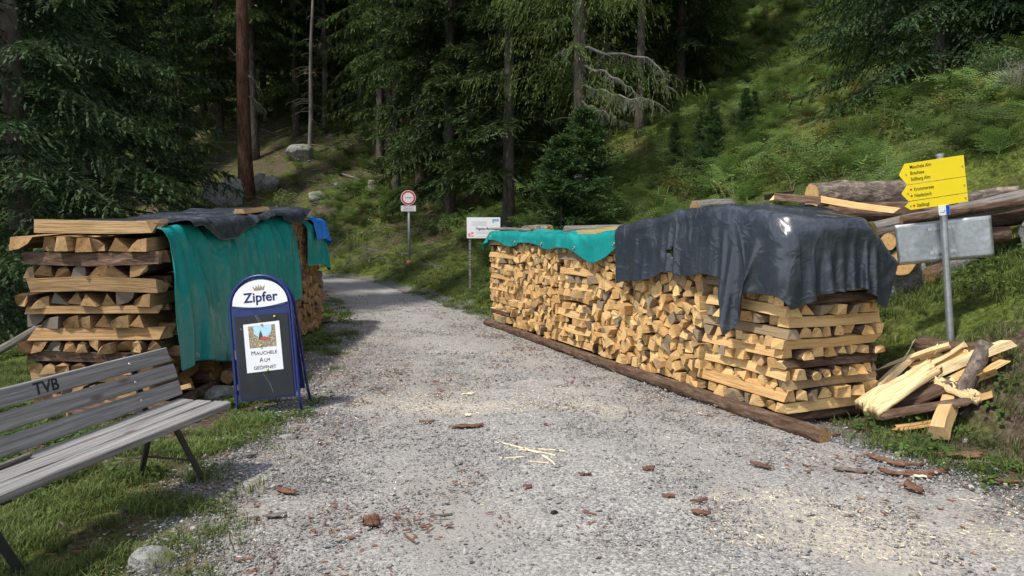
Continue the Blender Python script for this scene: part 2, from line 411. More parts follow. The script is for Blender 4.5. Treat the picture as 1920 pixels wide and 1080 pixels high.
class MB:                                            # gathers shapes that make up ONE object
    def __init__(s): s.v = []; s.f = []; s.mi = []; s.g = []
    def add(s, V, Fc, mi=0, g=None):
        b = len(s.v); V = [tuple(map(float, v)) for v in V]; s.v += V; s.g += (V if g is None else [tuple(map(float, v)) for v in g])
        s.f += [tuple(b + i for i in f) for f in Fc]; s.mi += ([mi] * len(Fc) if isinstance(mi, int) else list(mi)); return s
    def box(s, c, d, rot=None, mi=0, bev=0.0):
        hx, hy, hz = d[0] / 2, d[1] / 2, d[2] / 2
        if bev:
            b = bev
            P = []; pts = []
            for sx in (-1, 1):
                for sy in (-1, 1):
                    for sz in (-1, 1):
                        pts += [(sx * (hx - b), sy * (hy - b), sz * hz), (sx * (hx - b), sy * hy, sz * (hz - b)), (sx * hx, sy * (hy - b), sz * (hz - b))]
            I = lambda x, y, z: ((x > 0) * 4 + (y > 0) * 2 + (z > 0)) * 3
            F_ = []
            for z in (-1, 1): F_.append([I(-1, -1, z), I(1, -1, z), I(1, 1, z), I(-1, 1, z)])
            for y in (-1, 1): F_.append([I(-1, y, -1) + 1, I(1, y, -1) + 1, I(1, y, 1) + 1, I(-1, y, 1) + 1])
            for x in (-1, 1): F_.append([I(x, -1, -1) + 2, I(x, 1, -1) + 2, I(x, 1, 1) + 2, I(x, -1, 1) + 2])
            for y in (-1, 1):
                for z in (-1, 1): F_.append([I(-1, y, z), I(1, y, z), I(1, y, z) + 1, I(-1, y, z) + 1])
            for x in (-1, 1):
                for z in (-1, 1): F_.append([I(x, -1, z), I(x, 1, z), I(x, 1, z) + 2, I(x, -1, z) + 2])
            for x in (-1, 1):
                for y in (-1, 1): F_.append([I(x, y, -1) + 1, I(x, y, 1) + 1, I(x, y, 1) + 2, I(x, y, -1) + 2])
            for x in (-1, 1):
                for y in (-1, 1):
                    for z in (-1, 1): F_.append([I(x, y, z), I(x, y, z) + 1, I(x, y, z) + 2])
        else:
            pts = [(x * hx, y * hy, z * hz) for x in (-1, 1) for y in (-1, 1) for z in (-1, 1)]
            F_ = [(0, 1, 3, 2), (4, 6, 7, 5), (0, 4, 5, 1), (2, 3, 7, 6), (0, 2, 6, 4), (1, 5, 7, 3)]
        m = (rot.to_matrix() if isinstance(rot, Euler) else rot) if rot is not None else None
        P = [Vector(p) for p in pts]
        Q = [(m @ p if m is not None else p) + Vector(c) for p in P]
        return s.add(Q, F_, mi, P)
    def tube(s, pts, r, n=8, mi=0, caps=True, capmi=None):
        pts = [Vector(p) for p in pts]; k = len(pts); rr = r if isinstance(r, (list, tuple)) else [r] * k
        V = []; G = []; acc = 0; ref = None
        for i, p in enumerate(pts):
            d = (pts[min(i + 1, k - 1)] - pts[max(i - 1, 0)]).normalized()
            if ref is None: ref = d.orthogonal().normalized()
            ref = (ref - d * ref.dot(d)).normalized(); b = d.cross(ref)
            if i: acc += (p - pts[i - 1]).length
            for j in range(n):
                a = 2 * PI * j / n; V.append(p + (ref * math.cos(a) + b * math.sin(a)) * rr[i]); G.append((acc, math.cos(a) * rr[i], math.sin(a) * rr[i]))
        F_ = []; mm = []
        for i in range(k - 1):
            for j in range(n): F_.append((i * n + j, i * n + (j + 1) % n, (i + 1) * n + (j + 1) % n, (i + 1) * n + j)); mm.append(mi)
        if caps:
            F_.append(tuple(range(n - 1, -1, -1))); F_.append(tuple((k - 1) * n + j for j in range(n))); mm += [mi if capmi is None else capmi] * 2
        return s.add(V, F_, mm, G)
    def build(s, name, mats, parent=None, loc=None, rot=None, smooth=False, tint=.6):
        me = mesh(name, s.v, s.f, mats, s.mi, smooth, {"gco": np.array(s.g), "tint": np.full(len(s.v), tint)})
        bpy_fix_normals(me)
        return obj(name, me, parent, loc, rot)

import bmesh
def bpy_fix_normals(me):
    bm = bmesh.new(); bm.from_mesh(me); bmesh.ops.recalc_face_normals(bm, faces=bm.faces); bm.to_mesh(me); bm.free()

def text_obj(name, s, size, mat, parent, loc, rot=(0, 0, 0), sx=1.0, bold=0.0, align="CENTER"):
    cu = bpy.data.curves.new(name, "FONT"); cu.body = s; cu.size = size; cu.align_x = align; cu.offset = bold * size; cu.resolution_u = 3
    cu.extrude = .0006
    tmp = bpy.data.objects.new("tmp", cu); C.objects.link(tmp)
    bpy.context.view_layer.update()
    me = bpy.data.meshes.new_from_object(tmp.evaluated_get(bpy.context.evaluated_depsgraph_get()))
    bpy.data.objects.remove(tmp); bpy.data.curves.remove(cu)
    me.materials.clear(); me.materials.append(M[mat]); me.name = name
    for v in me.vertices: v.co.x *= sx
    o = obj(name, me, parent, loc, rot)
    return o

# ------------------------------------------------------------------ the ground and the road
def axis(lo, a, b, hi, step, grow):
    xs = list(np.arange(a, b + 1e-6, step)); st = step
    while xs[-1] < hi: st *= grow; xs.append(xs[-1] + st)
    st = step; pre = []; x = a
    while x > lo: st *= grow; x -= st; pre.append(x)
    return np.array(pre[::-1] + xs)

def grid_faces(nx, ny):
    i = np.arange(nx - 1)[:, None]; j = np.arange(ny - 1)[None, :]
    a = i * ny + j
    return np.stack([a, a + ny, a + ny + 1, a + 1], -1).reshape(-1, 4)

gx = axis(-110, -6, 7, 110, .11, 1.045); gy = axis(-12, 2, 15, 150, .11, 1.04)
X, Y = np.meshgrid(gx, gy, indexing="ij")
ri = road_in(X, Y)
Z = H(X, Y) - .035 * sstep(.06, .3, ri)
X, Y, Z, ri = X.ravel(), Y.ravel(), Z.ravel(), ri.ravel()
grav = np.clip(1 - np.abs(np.minimum(ri, 0)) / .75, 0, 1) ** 1.3
verge = .55 * sstep(.0, -.5, ri) * (X < 0) * (Y < 10) * (1 - .6 * sstep(-3.5, -6, X))
bare = verge + np.clip(1.4 - np.hypot((X - 3.0) / 1.3, (Y - 5.2) / 1.1), 0, 1) + .5 * sstep(-.2, -3, ri) * (X < 0) * (Y > 12) + .9 * np.clip(1 - np.hypot((X + 2.6) / 1.3, (Y - 7.6) / 2.2), 0, 1)
ground = obj("hillside_ground", mesh("hillside_ground", np.stack([X, Y, Z], 1), grid_faces(len(gx), len(gy)), "forest_soil", smooth=True, attrs={"grav": grav, "bare": bare}))
tag(ground, "grassy mountainside with brown soil and moss rising beside the gravel road", kind="structure")

def resample(poly, u):
    d = np.concatenate([[0], np.cumsum(np.hypot(*np.diff(poly, axis=0).T))]); d /= d[-1]
    return np.stack([np.interp(u, d, poly[:, 0]), np.interp(u, d, poly[:, 1])], 1)
_r, _l = RE[:10], LE[:12]
dR = np.concatenate([[0], np.cumsum(np.hypot(*np.diff(_r, axis=0).T))])
ur = (np.concatenate([np.arange(-3, 15, .07), np.arange(15, 46, .25)]) + 3)
Lr = dR[-1]; ur = ur[ur < Lr - .1] / Lr
Lmap_s = np.array([0, .12, .2, .24, .46, .57, .72, .80, 1.0]); 
PR = resample(_r, ur)
dL = np.concatenate([[0], np.cumsum(np.hypot(*np.diff(_l, axis=0).T))])
tt = np.linspace(0, 1, 400); PLs = resample(_l, tt)
PL = np.stack([np.interp(PR[:, 1], PLs[:, 1], PLs[:, 0]), PR[:, 1]], 1)
late = PR[:, 1] > 20
w_ = sstep(19.0, 22.0, PR[:, 1])[:, None]
PL2 = resample(_l, np.clip((ur * Lr - .0) / Lr, 0, 1) * .93)
PL = PL * (1 - w_) + (PR + (PL2 - PL2) + np.stack([-np.gradient(PR[:, 1]), np.gradient(PR[:, 0])], 1) / np.hypot(np.gradient(PR[:, 0]), np.gradient(PR[:, 1]))[:, None] * 3.0) * w_
vv = np.linspace(-.28, 1, 1)
nv = 62
v = np.linspace(0, 1, nv)
wd = np.hypot(*(PL - PR).T)[:, None]
ext = .3 / np.maximum(wd, 1)
vx = v[None, :] * (1 + 2 * ext) - ext
RX = PR[:, 0:1] * (1 - vx) + PL[:, 0:1] * vx; RY = PR[:, 1:2] * (1 - vx) + PL[:, 1:2] * vx
rin = road_in(RX, RY)
RZ = H(RX, RY) + .006 + .014 * vnoise(RX, RY, 1.6, 31, 3) * sstep(0, .4, rin) + .012 * vnoise(RX, RY, 5, 33, 2) - np.maximum(0, -rin + .02) * .22
RZ += .006 * sstep(.2, .6, rin)
def blob(x, y, cx, cy, rx, ry, ang=0):
    c, s = math.cos(R(ang)), math.sin(R(ang)); dx, dy = x - cx, y - cy
    return np.clip(1.25 - np.hypot((dx * c + dy * s) / rx, (-dx * s + dy * c) / ry), 0, 1)
nz = vnoise(RX, RY, 1.8, 41, 3)
def lane(x, y):                                       # the two wheel lanes, worn fine and slightly sunk
    a = sdist(x, y, LE); b = -sdist(x, y, RE); f = a / np.maximum(a + b, .1) + .03 * vnoise(x, y, .5, 44, 2)
    return np.clip(np.exp(-((f - .27) / .085) ** 2) + np.exp(-((f - .72) / .085) ** 2), 0, 1) * sstep(.2, .5, np.minimum(a, b))
track = lane(RX, RY) * np.clip(.75 + .6 * nz, 0, 1)
RZ -= .018 * track
dust = np.zeros_like(RX)
for (px, py, rx, ry, an) in [(780, 770, .75, .32, 0), (900, 775, .7, .22, 12), (1115, 768, .55, .22, -28), (1060, 740, .5, .16, -25), (720, 720, .55, .12, 5), (1010, 720, .3, .12, 0),
                             (1560, 960, .75, .14, -18), (1750, 1040, .9, .3, -10), (1640, 1010, .5, .12, -10), (1470, 985, .5, .16, -10), (1900, 1060, .7, .3, 0), (690, 545, .8, .7, 0)]:
    g = gh(px, py); dust = np.maximum(dust, blob(RX + .18 * nz, RY + .12 * nz, g.x, g.y, rx, ry, an))
dust = np.clip(dust * (.75 + .8 * nz), 0, 1) * .9 + .1 * np.clip(nz * 2, 0, 1)
litter = .5 * np.clip(1 - np.abs(sdist(RX, RY, RE) + .35) / .7, 0, 1) * (RY < 14) + .85 * np.clip(1 - sdist(RX, RY, LE) / .9, 0, 1) + .6 * blob(RX + .3 * nz, RY + .3 * nz, -.9, 7.3, .7, 1.6, 15)
road = obj("gravel_road", mesh("gravel_road", np.stack([RX.ravel(), RY.ravel(), RZ.ravel()], 1), grid_faces(RX.shape[0], nv)[:, ::-1].copy(), "road_gravel", smooth=True, attrs={"track": track.ravel(), "dust": dust.ravel(), "litter": np.clip(litter, 0, 1).ravel()}))
tag(road, "light grey gravel forest road curving up between the two woodpiles", kind="structure")

# ------------------------------------------------------------------ scattering of what nobody could count
def scatter(name, label, srcs, P, scale, seed, tilt=.15, spin=True):
    rs = np.random.RandomState(seed); n = len(P)
    me = bpy.data.meshes.new(name + "_points"); me.vertices.add(n); me.vertices.foreach_set("co", np.asarray(P, np.float32).ravel())
    rot = np.stack([rs.normal(0, tilt, n), rs.normal(0, tilt, n), rs.uniform(0, 2 * PI, n) if spin else np.zeros(n)], 1).astype(np.float32)
    me.attributes.new("rot", "FLOAT_VECTOR", "POINT").data.foreach_set("vector", rot.ravel())
    me.attributes.new("scl", "FLOAT", "POINT").data.foreach_set("value", np.asarray(scale, np.float32))
    me.attributes.new("idx", "INT", "POINT").data.foreach_set("value", rs.randint(0, len(srcs), n).astype(np.int32))
    o = obj(name, me)
    col = bpy.data.collections.new(name + "_kinds")
    for s in srcs: col.objects.link(s)
    ng = bpy.data.node_groups.new(name, "GeometryNodeTree")
    ng.interface.new_socket("Geometry", in_out="INPUT", socket_type="NodeSocketGeometry")
    ng.interface.new_socket("Geometry", in_out="OUTPUT", socket_type="NodeSocketGeometry")
    N, L = ng.nodes, ng.links
    gi, go = N.new("NodeGroupInput"), N.new("NodeGroupOutput")
    ci = N.new("GeometryNodeCollectionInfo"); ci.inputs[0].default_value = col; ci.inputs["Separate Children"].default_value = True; ci.inputs["Reset Children"].default_value = True
    ip = N.new("GeometryNodeInstanceOnPoints"); ip.inputs["Pick Instance"].default_value = True
    def na(nm, ty):
        a = N.new("GeometryNodeInputNamedAttribute"); a.data_type = ty; a.inputs[0].default_value = nm; return a.outputs[0]
    e2r = N.new("FunctionNodeEulerToRotation"); L.new(na("rot", "FLOAT_VECTOR"), e2r.inputs[0])
    L.new(gi.outputs[0], ip.inputs["Points"]); L.new(ci.outputs[0], ip.inputs["Instance"])
    L.new(na("idx", "INT"), ip.inputs["Instance Index"]); L.new(e2r.outputs[0], ip.inputs["Rotation"]); L.new(na("scl", "FLOAT"), ip.inputs["Scale"])
    L.new(ip.outputs[0], go.inputs[0])
    o.modifiers.new("scatter", "NODES").node_group = ng
    tag(o, label, kind="stuff")
    return o

def src(name, V, Fc, mats, tip=None, mi=None, smooth=False):
    me = mesh(name, V, Fc, mats, mi, smooth, {"tip": tip} if tip is not None else None)
    return bpy.data.objects.new(name, me)

def blades(seed, n, spread, h, w, lean=.5):
    rs = np.random.RandomState(seed); V = []; Fc = []; T = []
    for i in range(n):
        a, r = rs.uniform(0, 2 * PI), spread * math.sqrt(rs.rand()); x, y = r * math.cos(a), r * math.sin(a)
        d = rs.uniform(0, 2 * PI); hh = h * rs.uniform(.45, 1.1); l = hh * lean * rs.uniform(.2, 1.3); ww = w * rs.uniform(.6, 1.2)
        px, py = -math.sin(d) * ww, math.cos(d) * ww; dx, dy = math.cos(d), math.sin(d); b = len(V)
        V += [(x - px, y - py, -.01), (x + px, y + py, -.01), (x + dx * l * .35 - px * .8, y + dy * l * .35 - py * .8, hh * .6), (x + dx * l * .35 + px * .8, y + dy * l * .35 + py * .8, hh * .6), (x + dx * l, y + dy * l, hh * rs.uniform(.8, 1))]
        Fc += [(b, b + 1, b + 3, b + 2), (b + 2, b + 3, b + 4)]; T += [0, 0, .5, .5, 1]
    return V, Fc, T

def leafy(seed, n, spread, h, ll, lw):               # small broad-leaved weed: stems with oval leaves
    rs = np.random.RandomState(seed); V = []; Fc = []; T = []
    for i in range(n):
        a, r = rs.uniform(0, 2 * PI), spread * math.sqrt(rs.rand()); z = h * rs.uniform(.2, 1)
        c = Vector((r * math.cos(a), r * math.sin(a), z)); d = rs.uniform(0, 2 * PI); u = Vector((math.cos(d), math.sin(d), rs.uniform(-.3, .5))).normalized()
        s = u.cross(Vector((rs.normal(0, .3), rs.normal(0, .3), 1))).normalized(); L_, W_ = ll * rs.uniform(.6, 1.2), lw * rs.uniform(.6, 1.2); b = len(V)
        V += [c, c + u * L_ * .35 + s * W_, c + u * L_ * .8 + s * W_ * .7, c + u * L_, c + u * L_ * .8 - s * W_ * .7, c + u * L_ * .35 - s * W_]
        Fc += [(b, b + 1, b + 2, b + 3), (b, b + 3, b + 4, b + 5)]; T += [rs.rand()] * 6
    return V, Fc, T

def fern_geo(seed, nf, L0, pairs=15, up=.75):
    rs = np.random.RandomState(seed); V = []; Fc = []; T = []; mi = []
    for i in range(nf):
        az = 2 * PI * i / nf + rs.uniform(-.4, .4); L = L0 * rs.uniform(.65, 1.1); el = up * rs.uniform(.7, 1.3)
        d = Vector((math.cos(az), math.sin(az), 0)); pts = []
        p = Vector((0, 0, 0)); a = 1.35
        K = pairs + 4
        for k in range(K + 1):
            pts.append(p.copy()); a -= (1.35 + .35 - el * .3) / K * (1.1 if k > 3 else .5)
            p = p + (d * math.cos(a) + Vector((0, 0, 1)) * math.sin(a)) * (L / K)
        sd = d.cross(Vector((0, 0, 1))); rg = rs.uniform(0, .25)
        for k in range(K):                            # stalk
            b = len(V); w = .004 * (1 - k / K) + .0012
            V += [pts[k] - sd * w, pts[k] + sd * w, pts[k + 1] + sd * w, pts[k + 1] - sd * w]; Fc.append((b, b + 1, b + 2, b + 3)); T += [.6] * 4
        for k in range(3, K):
            f = (k - 3) / (K - 3); ln = L * .40 * (1 - f) ** .85 * (1.0 if f > .1 else .8) + .012; t = (pts[k + 1] - pts[k]).normalized(); nrm = sd.cross(t)
            for sg in (-1, 1):
                u = (sd * sg * .93 + t * .36 + nrm * rs.uniform(-.1, .18)).normalized(); dn = Vector((0, 0, -.22 * ln * rs.rand()))
                w = L / K * .46; b = len(V); n_sub = 4 if ln > .1 else 2      # pinna cut into lobes, so its rim is toothed
                pv = pts[k]
                for q in range(n_sub):
                    f0, f1 = q / n_sub, (q + 1) / n_sub; ww = w * (1 - f0 * .75); b = len(V)
                    A, B_ = pts[k] + u * ln * f0 + dn * f0 * f0, pts[k] + u * ln * f1 + dn * f1 * f1
                    mid = A.lerp(B_, .45)
                    V += [A, mid + t * ww + u * ww * .4, B_, mid - t * ww * .8 + u * ww * .4]; Fc.append((b, b + 1, b + 2, b + 3)); T += [rg, rg + .5 * f0, rg + .6, rg + .5 * f0]
    return V, Fc, np.clip(T, 0, 1)

def rocklet(seed, n=1, r=.012, spread=0.0, sub=1, flat=.6):
    rs = np.random.RandomState(seed)
    bm = bmesh.new()
    for i in range(n):
        q = bmesh.new(); bmesh.ops.create_icosphere(q, subdivisions=sub, radius=1)
        rr = r * math.exp(rs.normal(0, .45)); sc = Vector((rr * rs.uniform(.7, 1.4), rr * rs.uniform(.6, 1.1), rr * flat * rs.uniform(.6, 1.2)))
        a, d = rs.uniform(0, 2 * PI), spread * math.sqrt(rs.rand()); E = Euler((rs.normal(0, .3), rs.normal(0, .3), rs.uniform(0, 6.3)))
        for v_ in q.verts:
            v_.co *= 1 + rs.uniform(-.22, .22); v_.co = E.to_matrix() @ Vector((v_.co.x * sc.x, v_.co.y * sc.y, v_.co.z * sc.z)) + Vector((d * math.cos(a), d * math.sin(a), rr * .02))
        tmpm = bpy.data.meshes.new("t"); q.to_mesh(tmpm); q.free(); bm.from_mesh(tmpm); bpy.data.meshes.remove(tmpm)
    bm.verts.index_update(); bm.faces.ensure_lookup_table(); bmesh.ops.recalc_face_normals(bm, faces=bm.faces)
    V = [v_.co.copy() for v_ in bm.verts]; Fc = [[v_.index for v_ in f.verts] for f in bm.faces]; bm.free()
    return V, Fc

def pts_in(n, x0, x1, y0, y1, seed, keep):
    rs = np.random.RandomState(seed); x = rs.uniform(x0, x1, n); y = y0 + (y1 - y0) * rs.uniform(0, 1, n)
    k = rs.uniform(0, 1, n) < keep(x, y); x, y = x[k], y[k]
    return np.stack([x, y, H(x, y)], 1), rs.uniform(0, 1, k.sum())

# view wedge with a wide margin, so that a step to the side still finds everything grown over
def wedge(x, y, m=3.0): return (np.abs(x) < y * .78 + m)
PA = Vector((2.09, 5.62, 0)); PU = Vector((-.39, .92, 0)).normalized(); PV = Vector((PU.y, -PU.x, 0))      # right woodpile: near corner, along, across
def under_piles(x, y):
    t_ = (x - PA.x) * PU.x + (y - PA.y) * PU.y; v_ = (x - PA.x) * PV.x + (y - PA.y) * PV.y
    a = (t_ > -.1) & (t_ < 6.4) & (v_ > -.25) & (v_ < 1.05)
    b = (x > -3.95) & (x < -2.75) & (y > 6.0) & (y < 11.4)
    return a | b

SG = []
gs = [src("grass_tuft", *blades(i, 30, .08, .060, .0024, .9)[:2], "grass_green", blades(i, 30, .08, .060, .0024, .9)[2]) for i in range(4)]
ws = [src("weed_tuft", *leafy(20 + i, 22, .08, .06, .035, .011)[:2], "weed_green", leafy(20 + i, 22, .08, .06, .035, .011)[2]) for i in range(3)]
ls = [src("long_grass_tuft", *blades(40 + i, 34, .10, .28, .003, 1.0)[:2], "grass_green", blades(40 + i, 34, .10, .28, .003, 1.0)[2]) for i in range(3)]

def k_left(x, y):
    n = .45 * vnoise(x, y, 1.1, 51, 2) + .75 * vnoise(x, y, 4.2, 151, 2); ri_ = road_in(x, y)
    return np.where((ri_ < .12) & wedge(x, y) & ~under_piles(x, y), np.clip(.10 + 2.0 * n + .42 * sstep(-.1, -1.3, ri_), 0, 1), 0) * np.clip((8 / np.maximum(y, 3)) ** 1.2, 0, 1) * np.where(ri_ > -.2, .45, 1)
P, u = pts_in(95000, -9, 0, 2.2, 17, 61, k_left)
scatter("verge_grass", "short patchy grass growing under the bench and round the left woodpile", gs, P, .35 + 1.0 * u, 1)
P, u = pts_in(30000, -8, 0, 2.2, 14, 62, lambda x, y: k_left(x, y) * np.clip(.35 + 1.8 * vnoise(x, y, .9, 52, 2), 0, 1))
scatter("verge_weeds", "small leafy weeds in the grass along the left verge", ws, P, .5 + .8 * u, 2)
def k_right(x, y):
    s = sdist(x, y, RE); n = vnoise(x, y, 1.1, 53, 3)
    return np.where((s > .12) & wedge(x, y) & ~under_piles(x, y), np.clip(.35 + 1.3 * n + .4 * sstep(.3, 1.4, s), 0, 1) * (1 - .85 * sstep(2.6, 3.8, s)), 0) * np.clip((11 / np.maximum(y, 3)) ** 1.1, 0, 1)
P, u = pts_in(60000, -6, 11, 3, 22, 63, k_right)
scatter("bank_grass", "green grass on the bank to the right of the road", gs, P, .6 + 1.0 * u, 3)
P, u = pts_in(7000, -6, 10, 3, 16, 64, lambda x, y: k_right(x, y) * np.clip(.1 + 1.6 * vnoise(x, y, .7, 54, 2), 0, 1))
scatter("bank_weeds", "leafy weeds on the bank behind the right woodpile", ws, P, .7 + 1.1 * u, 4)
P, u = pts_in(14000, -14, 10, 10, 34, 65, lambda x, y: np.where((sdist(x, y, RE) > .3) & (x < -.12 * y) & wedge(x, y, 2) & ~under_piles(x, y), np.clip(.5 + 1.2 * vnoise(x, y, .5, 55, 2), 0, 1) * np.clip(15 / y, 0, 1), 0))
P2, u2 = pts_in(5000, -6, 8, 4, 18, 165, lambda x, y: k_right(x, y) * sstep(1.5, 2.1, sdist(x, y, RE)) * .5)
scatter("tall_bank_grass", "tufts of longer grass higher up the bank on the right", ls, P2, .5 + .5 * u2, 55, .2)
scatter("hillside_grass", "longer yellowish grass on the mossy slope beyond the road", ls, P, .5 + .75 * u, 5, .3)

# bracken
fs = []
for i in range(5):
    V, Fc, T = fern_geo(70 + i, 6 + i % 3, .75)
    fs.append(src("fern", V, Fc, "fern_green", T))
def k_fern(x, y):
    s = sdist(x, y, RE); n = vnoise(x, y, .35, 57, 2)
    s0 = np.where(y < 12, 2.1, 1.7 + 1.2 * sstep(0, -3, x)); base = sstep(s0, s0 + 1.0, s + .9 * n)
    clearing = 1 - .75 * sstep(24, 40, y)
    dl = sstep(-.33, -.22, x / np.maximum(y, 1))      # fades out towards the mossy forest floor on the left
    return np.where(wedge(x, y, 2), base * np.clip(.62 + 1.1 * n, 0, 1) * clearing * dl, 0)
P, u = pts_in(15000, -12, 34, 6, 60, 66, k_fern)
k = (np.hypot(P[:, 0] - 4.2, P[:, 1] - 8.6) > 1.7) | (P[:, 1] > 9.6)
P, u = P[k], u[k]
k = ~((P[:, 0] > 2.9) & (P[:, 0] < 7) & (P[:, 1] > 7.2) & (P[:, 1] < 9.3)); P, u = P[k], u[k]
scatter("bracken", "dense green bracken ferns covering the lower hillside, some turning brown", fs, P, .5 + .75 * u, 6, .25)

# low shrubs, bilberry and dead stalks between the ferns
sb = []
for i in range(4):
    V, Fc, T = leafy(170 + i, 170, .30, .42, .055, .016); V2, F2, T2 = blades(175 + i, 14, .26, .5, .004, .5); b = len(V)
    sb.append(src("low_shrub", V + V2, Fc + [tuple(b + q for q in f) for f in F2], ["shrub_green", "straw"], np.concatenate([T, T2]), [0] * len(Fc) + [1] * len(F2)))
P, u = pts_in(9000, -12, 34, 6, 60, 166, lambda x, y: k_fern(x, y) * .0 + np.where((sdist(x, y, RE) > 1.6) & wedge(x, y, 2), np.clip(.30 + 1.4 * vnoise(x, y, .55, 71, 2), 0, 1) * sstep(1.6, 2.6, sdist(x, y, RE)), 0) * ~((x > 2.9) & (x < 7) & (y > 6.6) & (y < 9.3)))
scatter("undergrowth", "low leafy shrubs and dry stalks mixed with the bracken on the hillside", sb, P, .5 + .9 * u, 66, .25)
# twigs and cones on the forest floor
tg = []
for i in range(3):
    mbt = MB(); rst = np.random.RandomState(180 + i)
    for q in range(9):
        c = Vector((rst.normal(0, .3), rst.normal(0, .3), .02 + .05 * rst.rand())); d = Vector((rst.normal(), rst.normal(), rst.normal(0, .25))).normalized() * rst.uniform(.08, .45); mbt.tube([c - d, c + d * .2 + Vector((0, 0, .02)), c + d], [.008, .006, .002], 4, caps=False)
    tg.append(src("twig_litter", mbt.v, mbt.f, "dead_wood"))
P, u = pts_in(2600, -22, 4, 16, 48, 167, lambda x, y: np.where((sdist(x, y, RE) > .8) & wedge(x, y, 1) & (x < -.08 * y), .5, 0))
scatter("twig_litter", "dead twigs lying about on the mossy forest floor", tg, P, .5 + 1.2 * u, 67, .2)
P, u = pts_in(500, -22, 6, 14, 48, 168, lambda x, y: np.where((sdist(x, y, RE) > .8) & wedge(x, y, 1) & (x < .02 * y), .45, 0))
rk = [src("floor_stone", *rocklet(190 + i, 5, .06, .4, 2, .6), "granite") for i in range(3)]
scatter("floor_stones", "small mossy stones on the forest floor", rk, P, .4 + 1.6 * u ** 2, 68, .2)

# gravel lying loose on the road
st = []
for i in range(6):
    V, Fc = rocklet(100 + i, 26, .0042, .17, 1, .45)
    st.append(src("gravel_patch", V, Fc, "stone"))
def k_grav(x, y):
    ri_ = road_in(x, y); n = vnoise(x, y, 1.5, 58, 3)
    return np.where((ri_ > -.35) & wedge(x, y, 1), np.clip(.55 + 1.2 * n + .4 * sstep(1.0, .1, ri_), .10, 1) * (1 - .75 * lane(x, y)), 0) * np.clip((7 / np.maximum(y, 2)) ** 1.5, 0, 1)
P, u = pts_in(38000, -5, 5, 2.2, 16, 67, k_grav); P[:, 2] += .007
scatter("loose_gravel", "loose grey gravel stones strewn over the road", st, P, .55 + 1.1 * u, 7, .05)
pb = []
for i in range(4):
    V, Fc = rocklet(120 + i, 1, .022, 0, 2, .55); pb.append(src("pebble", V, Fc, "stone"))
P, u = pts_in(2600, -5, 5, 2.2, 14, 68, lambda x, y: np.where((road_in(x, y) > -.5) & wedge(x, y, 1), .30 + .6 * sstep(.6, .0, np.abs(road_in(x, y))), 0) * np.clip(8 / y, 0, 1)); P[:, 2] += .010
scatter("pebbles", "larger grey pebbles scattered on the gravel road", pb, P, .18 + .75 * u ** 5, 8, .1)

# wood chips, needles and bark crumbs
def chips(seed, n, spread, L, W):
    rs = np.random.RandomState(seed); V = []; Fc = []
    for i in range(n):
        a, r = rs.uniform(0, 6.3), spread * math.sqrt(rs.rand()); c = Vector((r * math.cos(a), r * math.sin(a), .003 + .004 * rs.rand()))
        d = rs.uniform(0, 6.3); l, w = L * math.exp(rs.normal(0, .5)), W * math.exp(rs.normal(0, .3)); uu = Vector((math.cos(d), math.sin(d), rs.normal(0, .12))) * l; s = Vector((-math.sin(d), math.cos(d), rs.normal(0, .15))) * w
        b = len(V); V += [c - uu - s * .6, c + uu - s, c + uu * 1.1 + s * .4, c - uu * .8 + s]; V += [v_ - Vector((0, 0, .003)) for v_ in V[-4:]]
        Fc += [(b, b + 1, b + 2, b + 3), (b, b + 4, b + 5, b + 1), (b + 1, b + 5, b + 6, b + 2), (b + 2, b + 6, b + 7, b + 3), (b + 3, b + 7, b + 4, b)]
    return V, Fc
cb = [src("bark_crumb", *chips(140 + i, 9, .16, .013, .006), "bark_flake") for i in range(4)]
P, u = pts_in(1500, -6, -1.4, 3.0, 9, 171, lambda x, y: np.where(~under_piles(x, y), np.clip(.3 + vnoise(x, y, 1.2, 81, 2), 0, 1), 0)); P[:, 2] += .006
P_L, u_L = P, u
cw = [src("wood_chip", *chips(150 + i, 10, .15, .006, .0022), "fresh_splinter") for i in range(4)]
P, u = pts_in(3000, -5, 5, 2.3, 15, 69, lambda x, y: np.where((road_in(x, y) > -1.0) & wedge(x, y, 1), np.clip(.15 + .9 * vnoise(x, y, .8, 59, 2) + .5 * sstep(.9, 0, np.abs(road_in(x, y) - .2)), 0, 1), 0) * np.clip(8 / y, 0, 1)); P[:, 2] += .012
scatter("bark_crumbs", "reddish bark crumbs littering the gravel road and its edges", cb, P, .4 + 1.1 * u ** 2, 9, .05)
scatter("verge_litter", "bark crumbs and grey chips in the sparse grass round the bench", [src("verge_crumb", *chips(240 + i, 8, .16, .013, .006), "bark_flake") for i in range(2)] + [src("verge_chip", *chips(250 + i, 6, .16, .014, .004), "weathered_pole") for i in range(2)], P_L, .5 + u_L, 91, .05)
def k_chip(x, y):
    n = vnoise(x, y, 1.8, 41, 3); d = np.zeros_like(x)
    for (px, py, rx, ry) in [(800, 765, 1.2, .5), (1110, 765, 1.0, .4), (1750, 1030, 1.4, .5), (1480, 980, .9, .4), (720, 715, .6, .2)]:
        g = gh(px, py); d = np.maximum(d, blob(x, y, g.x, g.y, rx, ry))
    return np.where(road_in(x, y) > -.5, np.clip(d * (.8 + n) + .06, 0, 1), 0)
P, u = pts_in(3600, -4, 4.5, 2.6, 9, 70, k_chip); P[:, 2] += .013
scatter("sawdust_chips", "pale sawdust and chips dusted over the gravel road", cw, P, .4 + .9 * u, 10, .05)

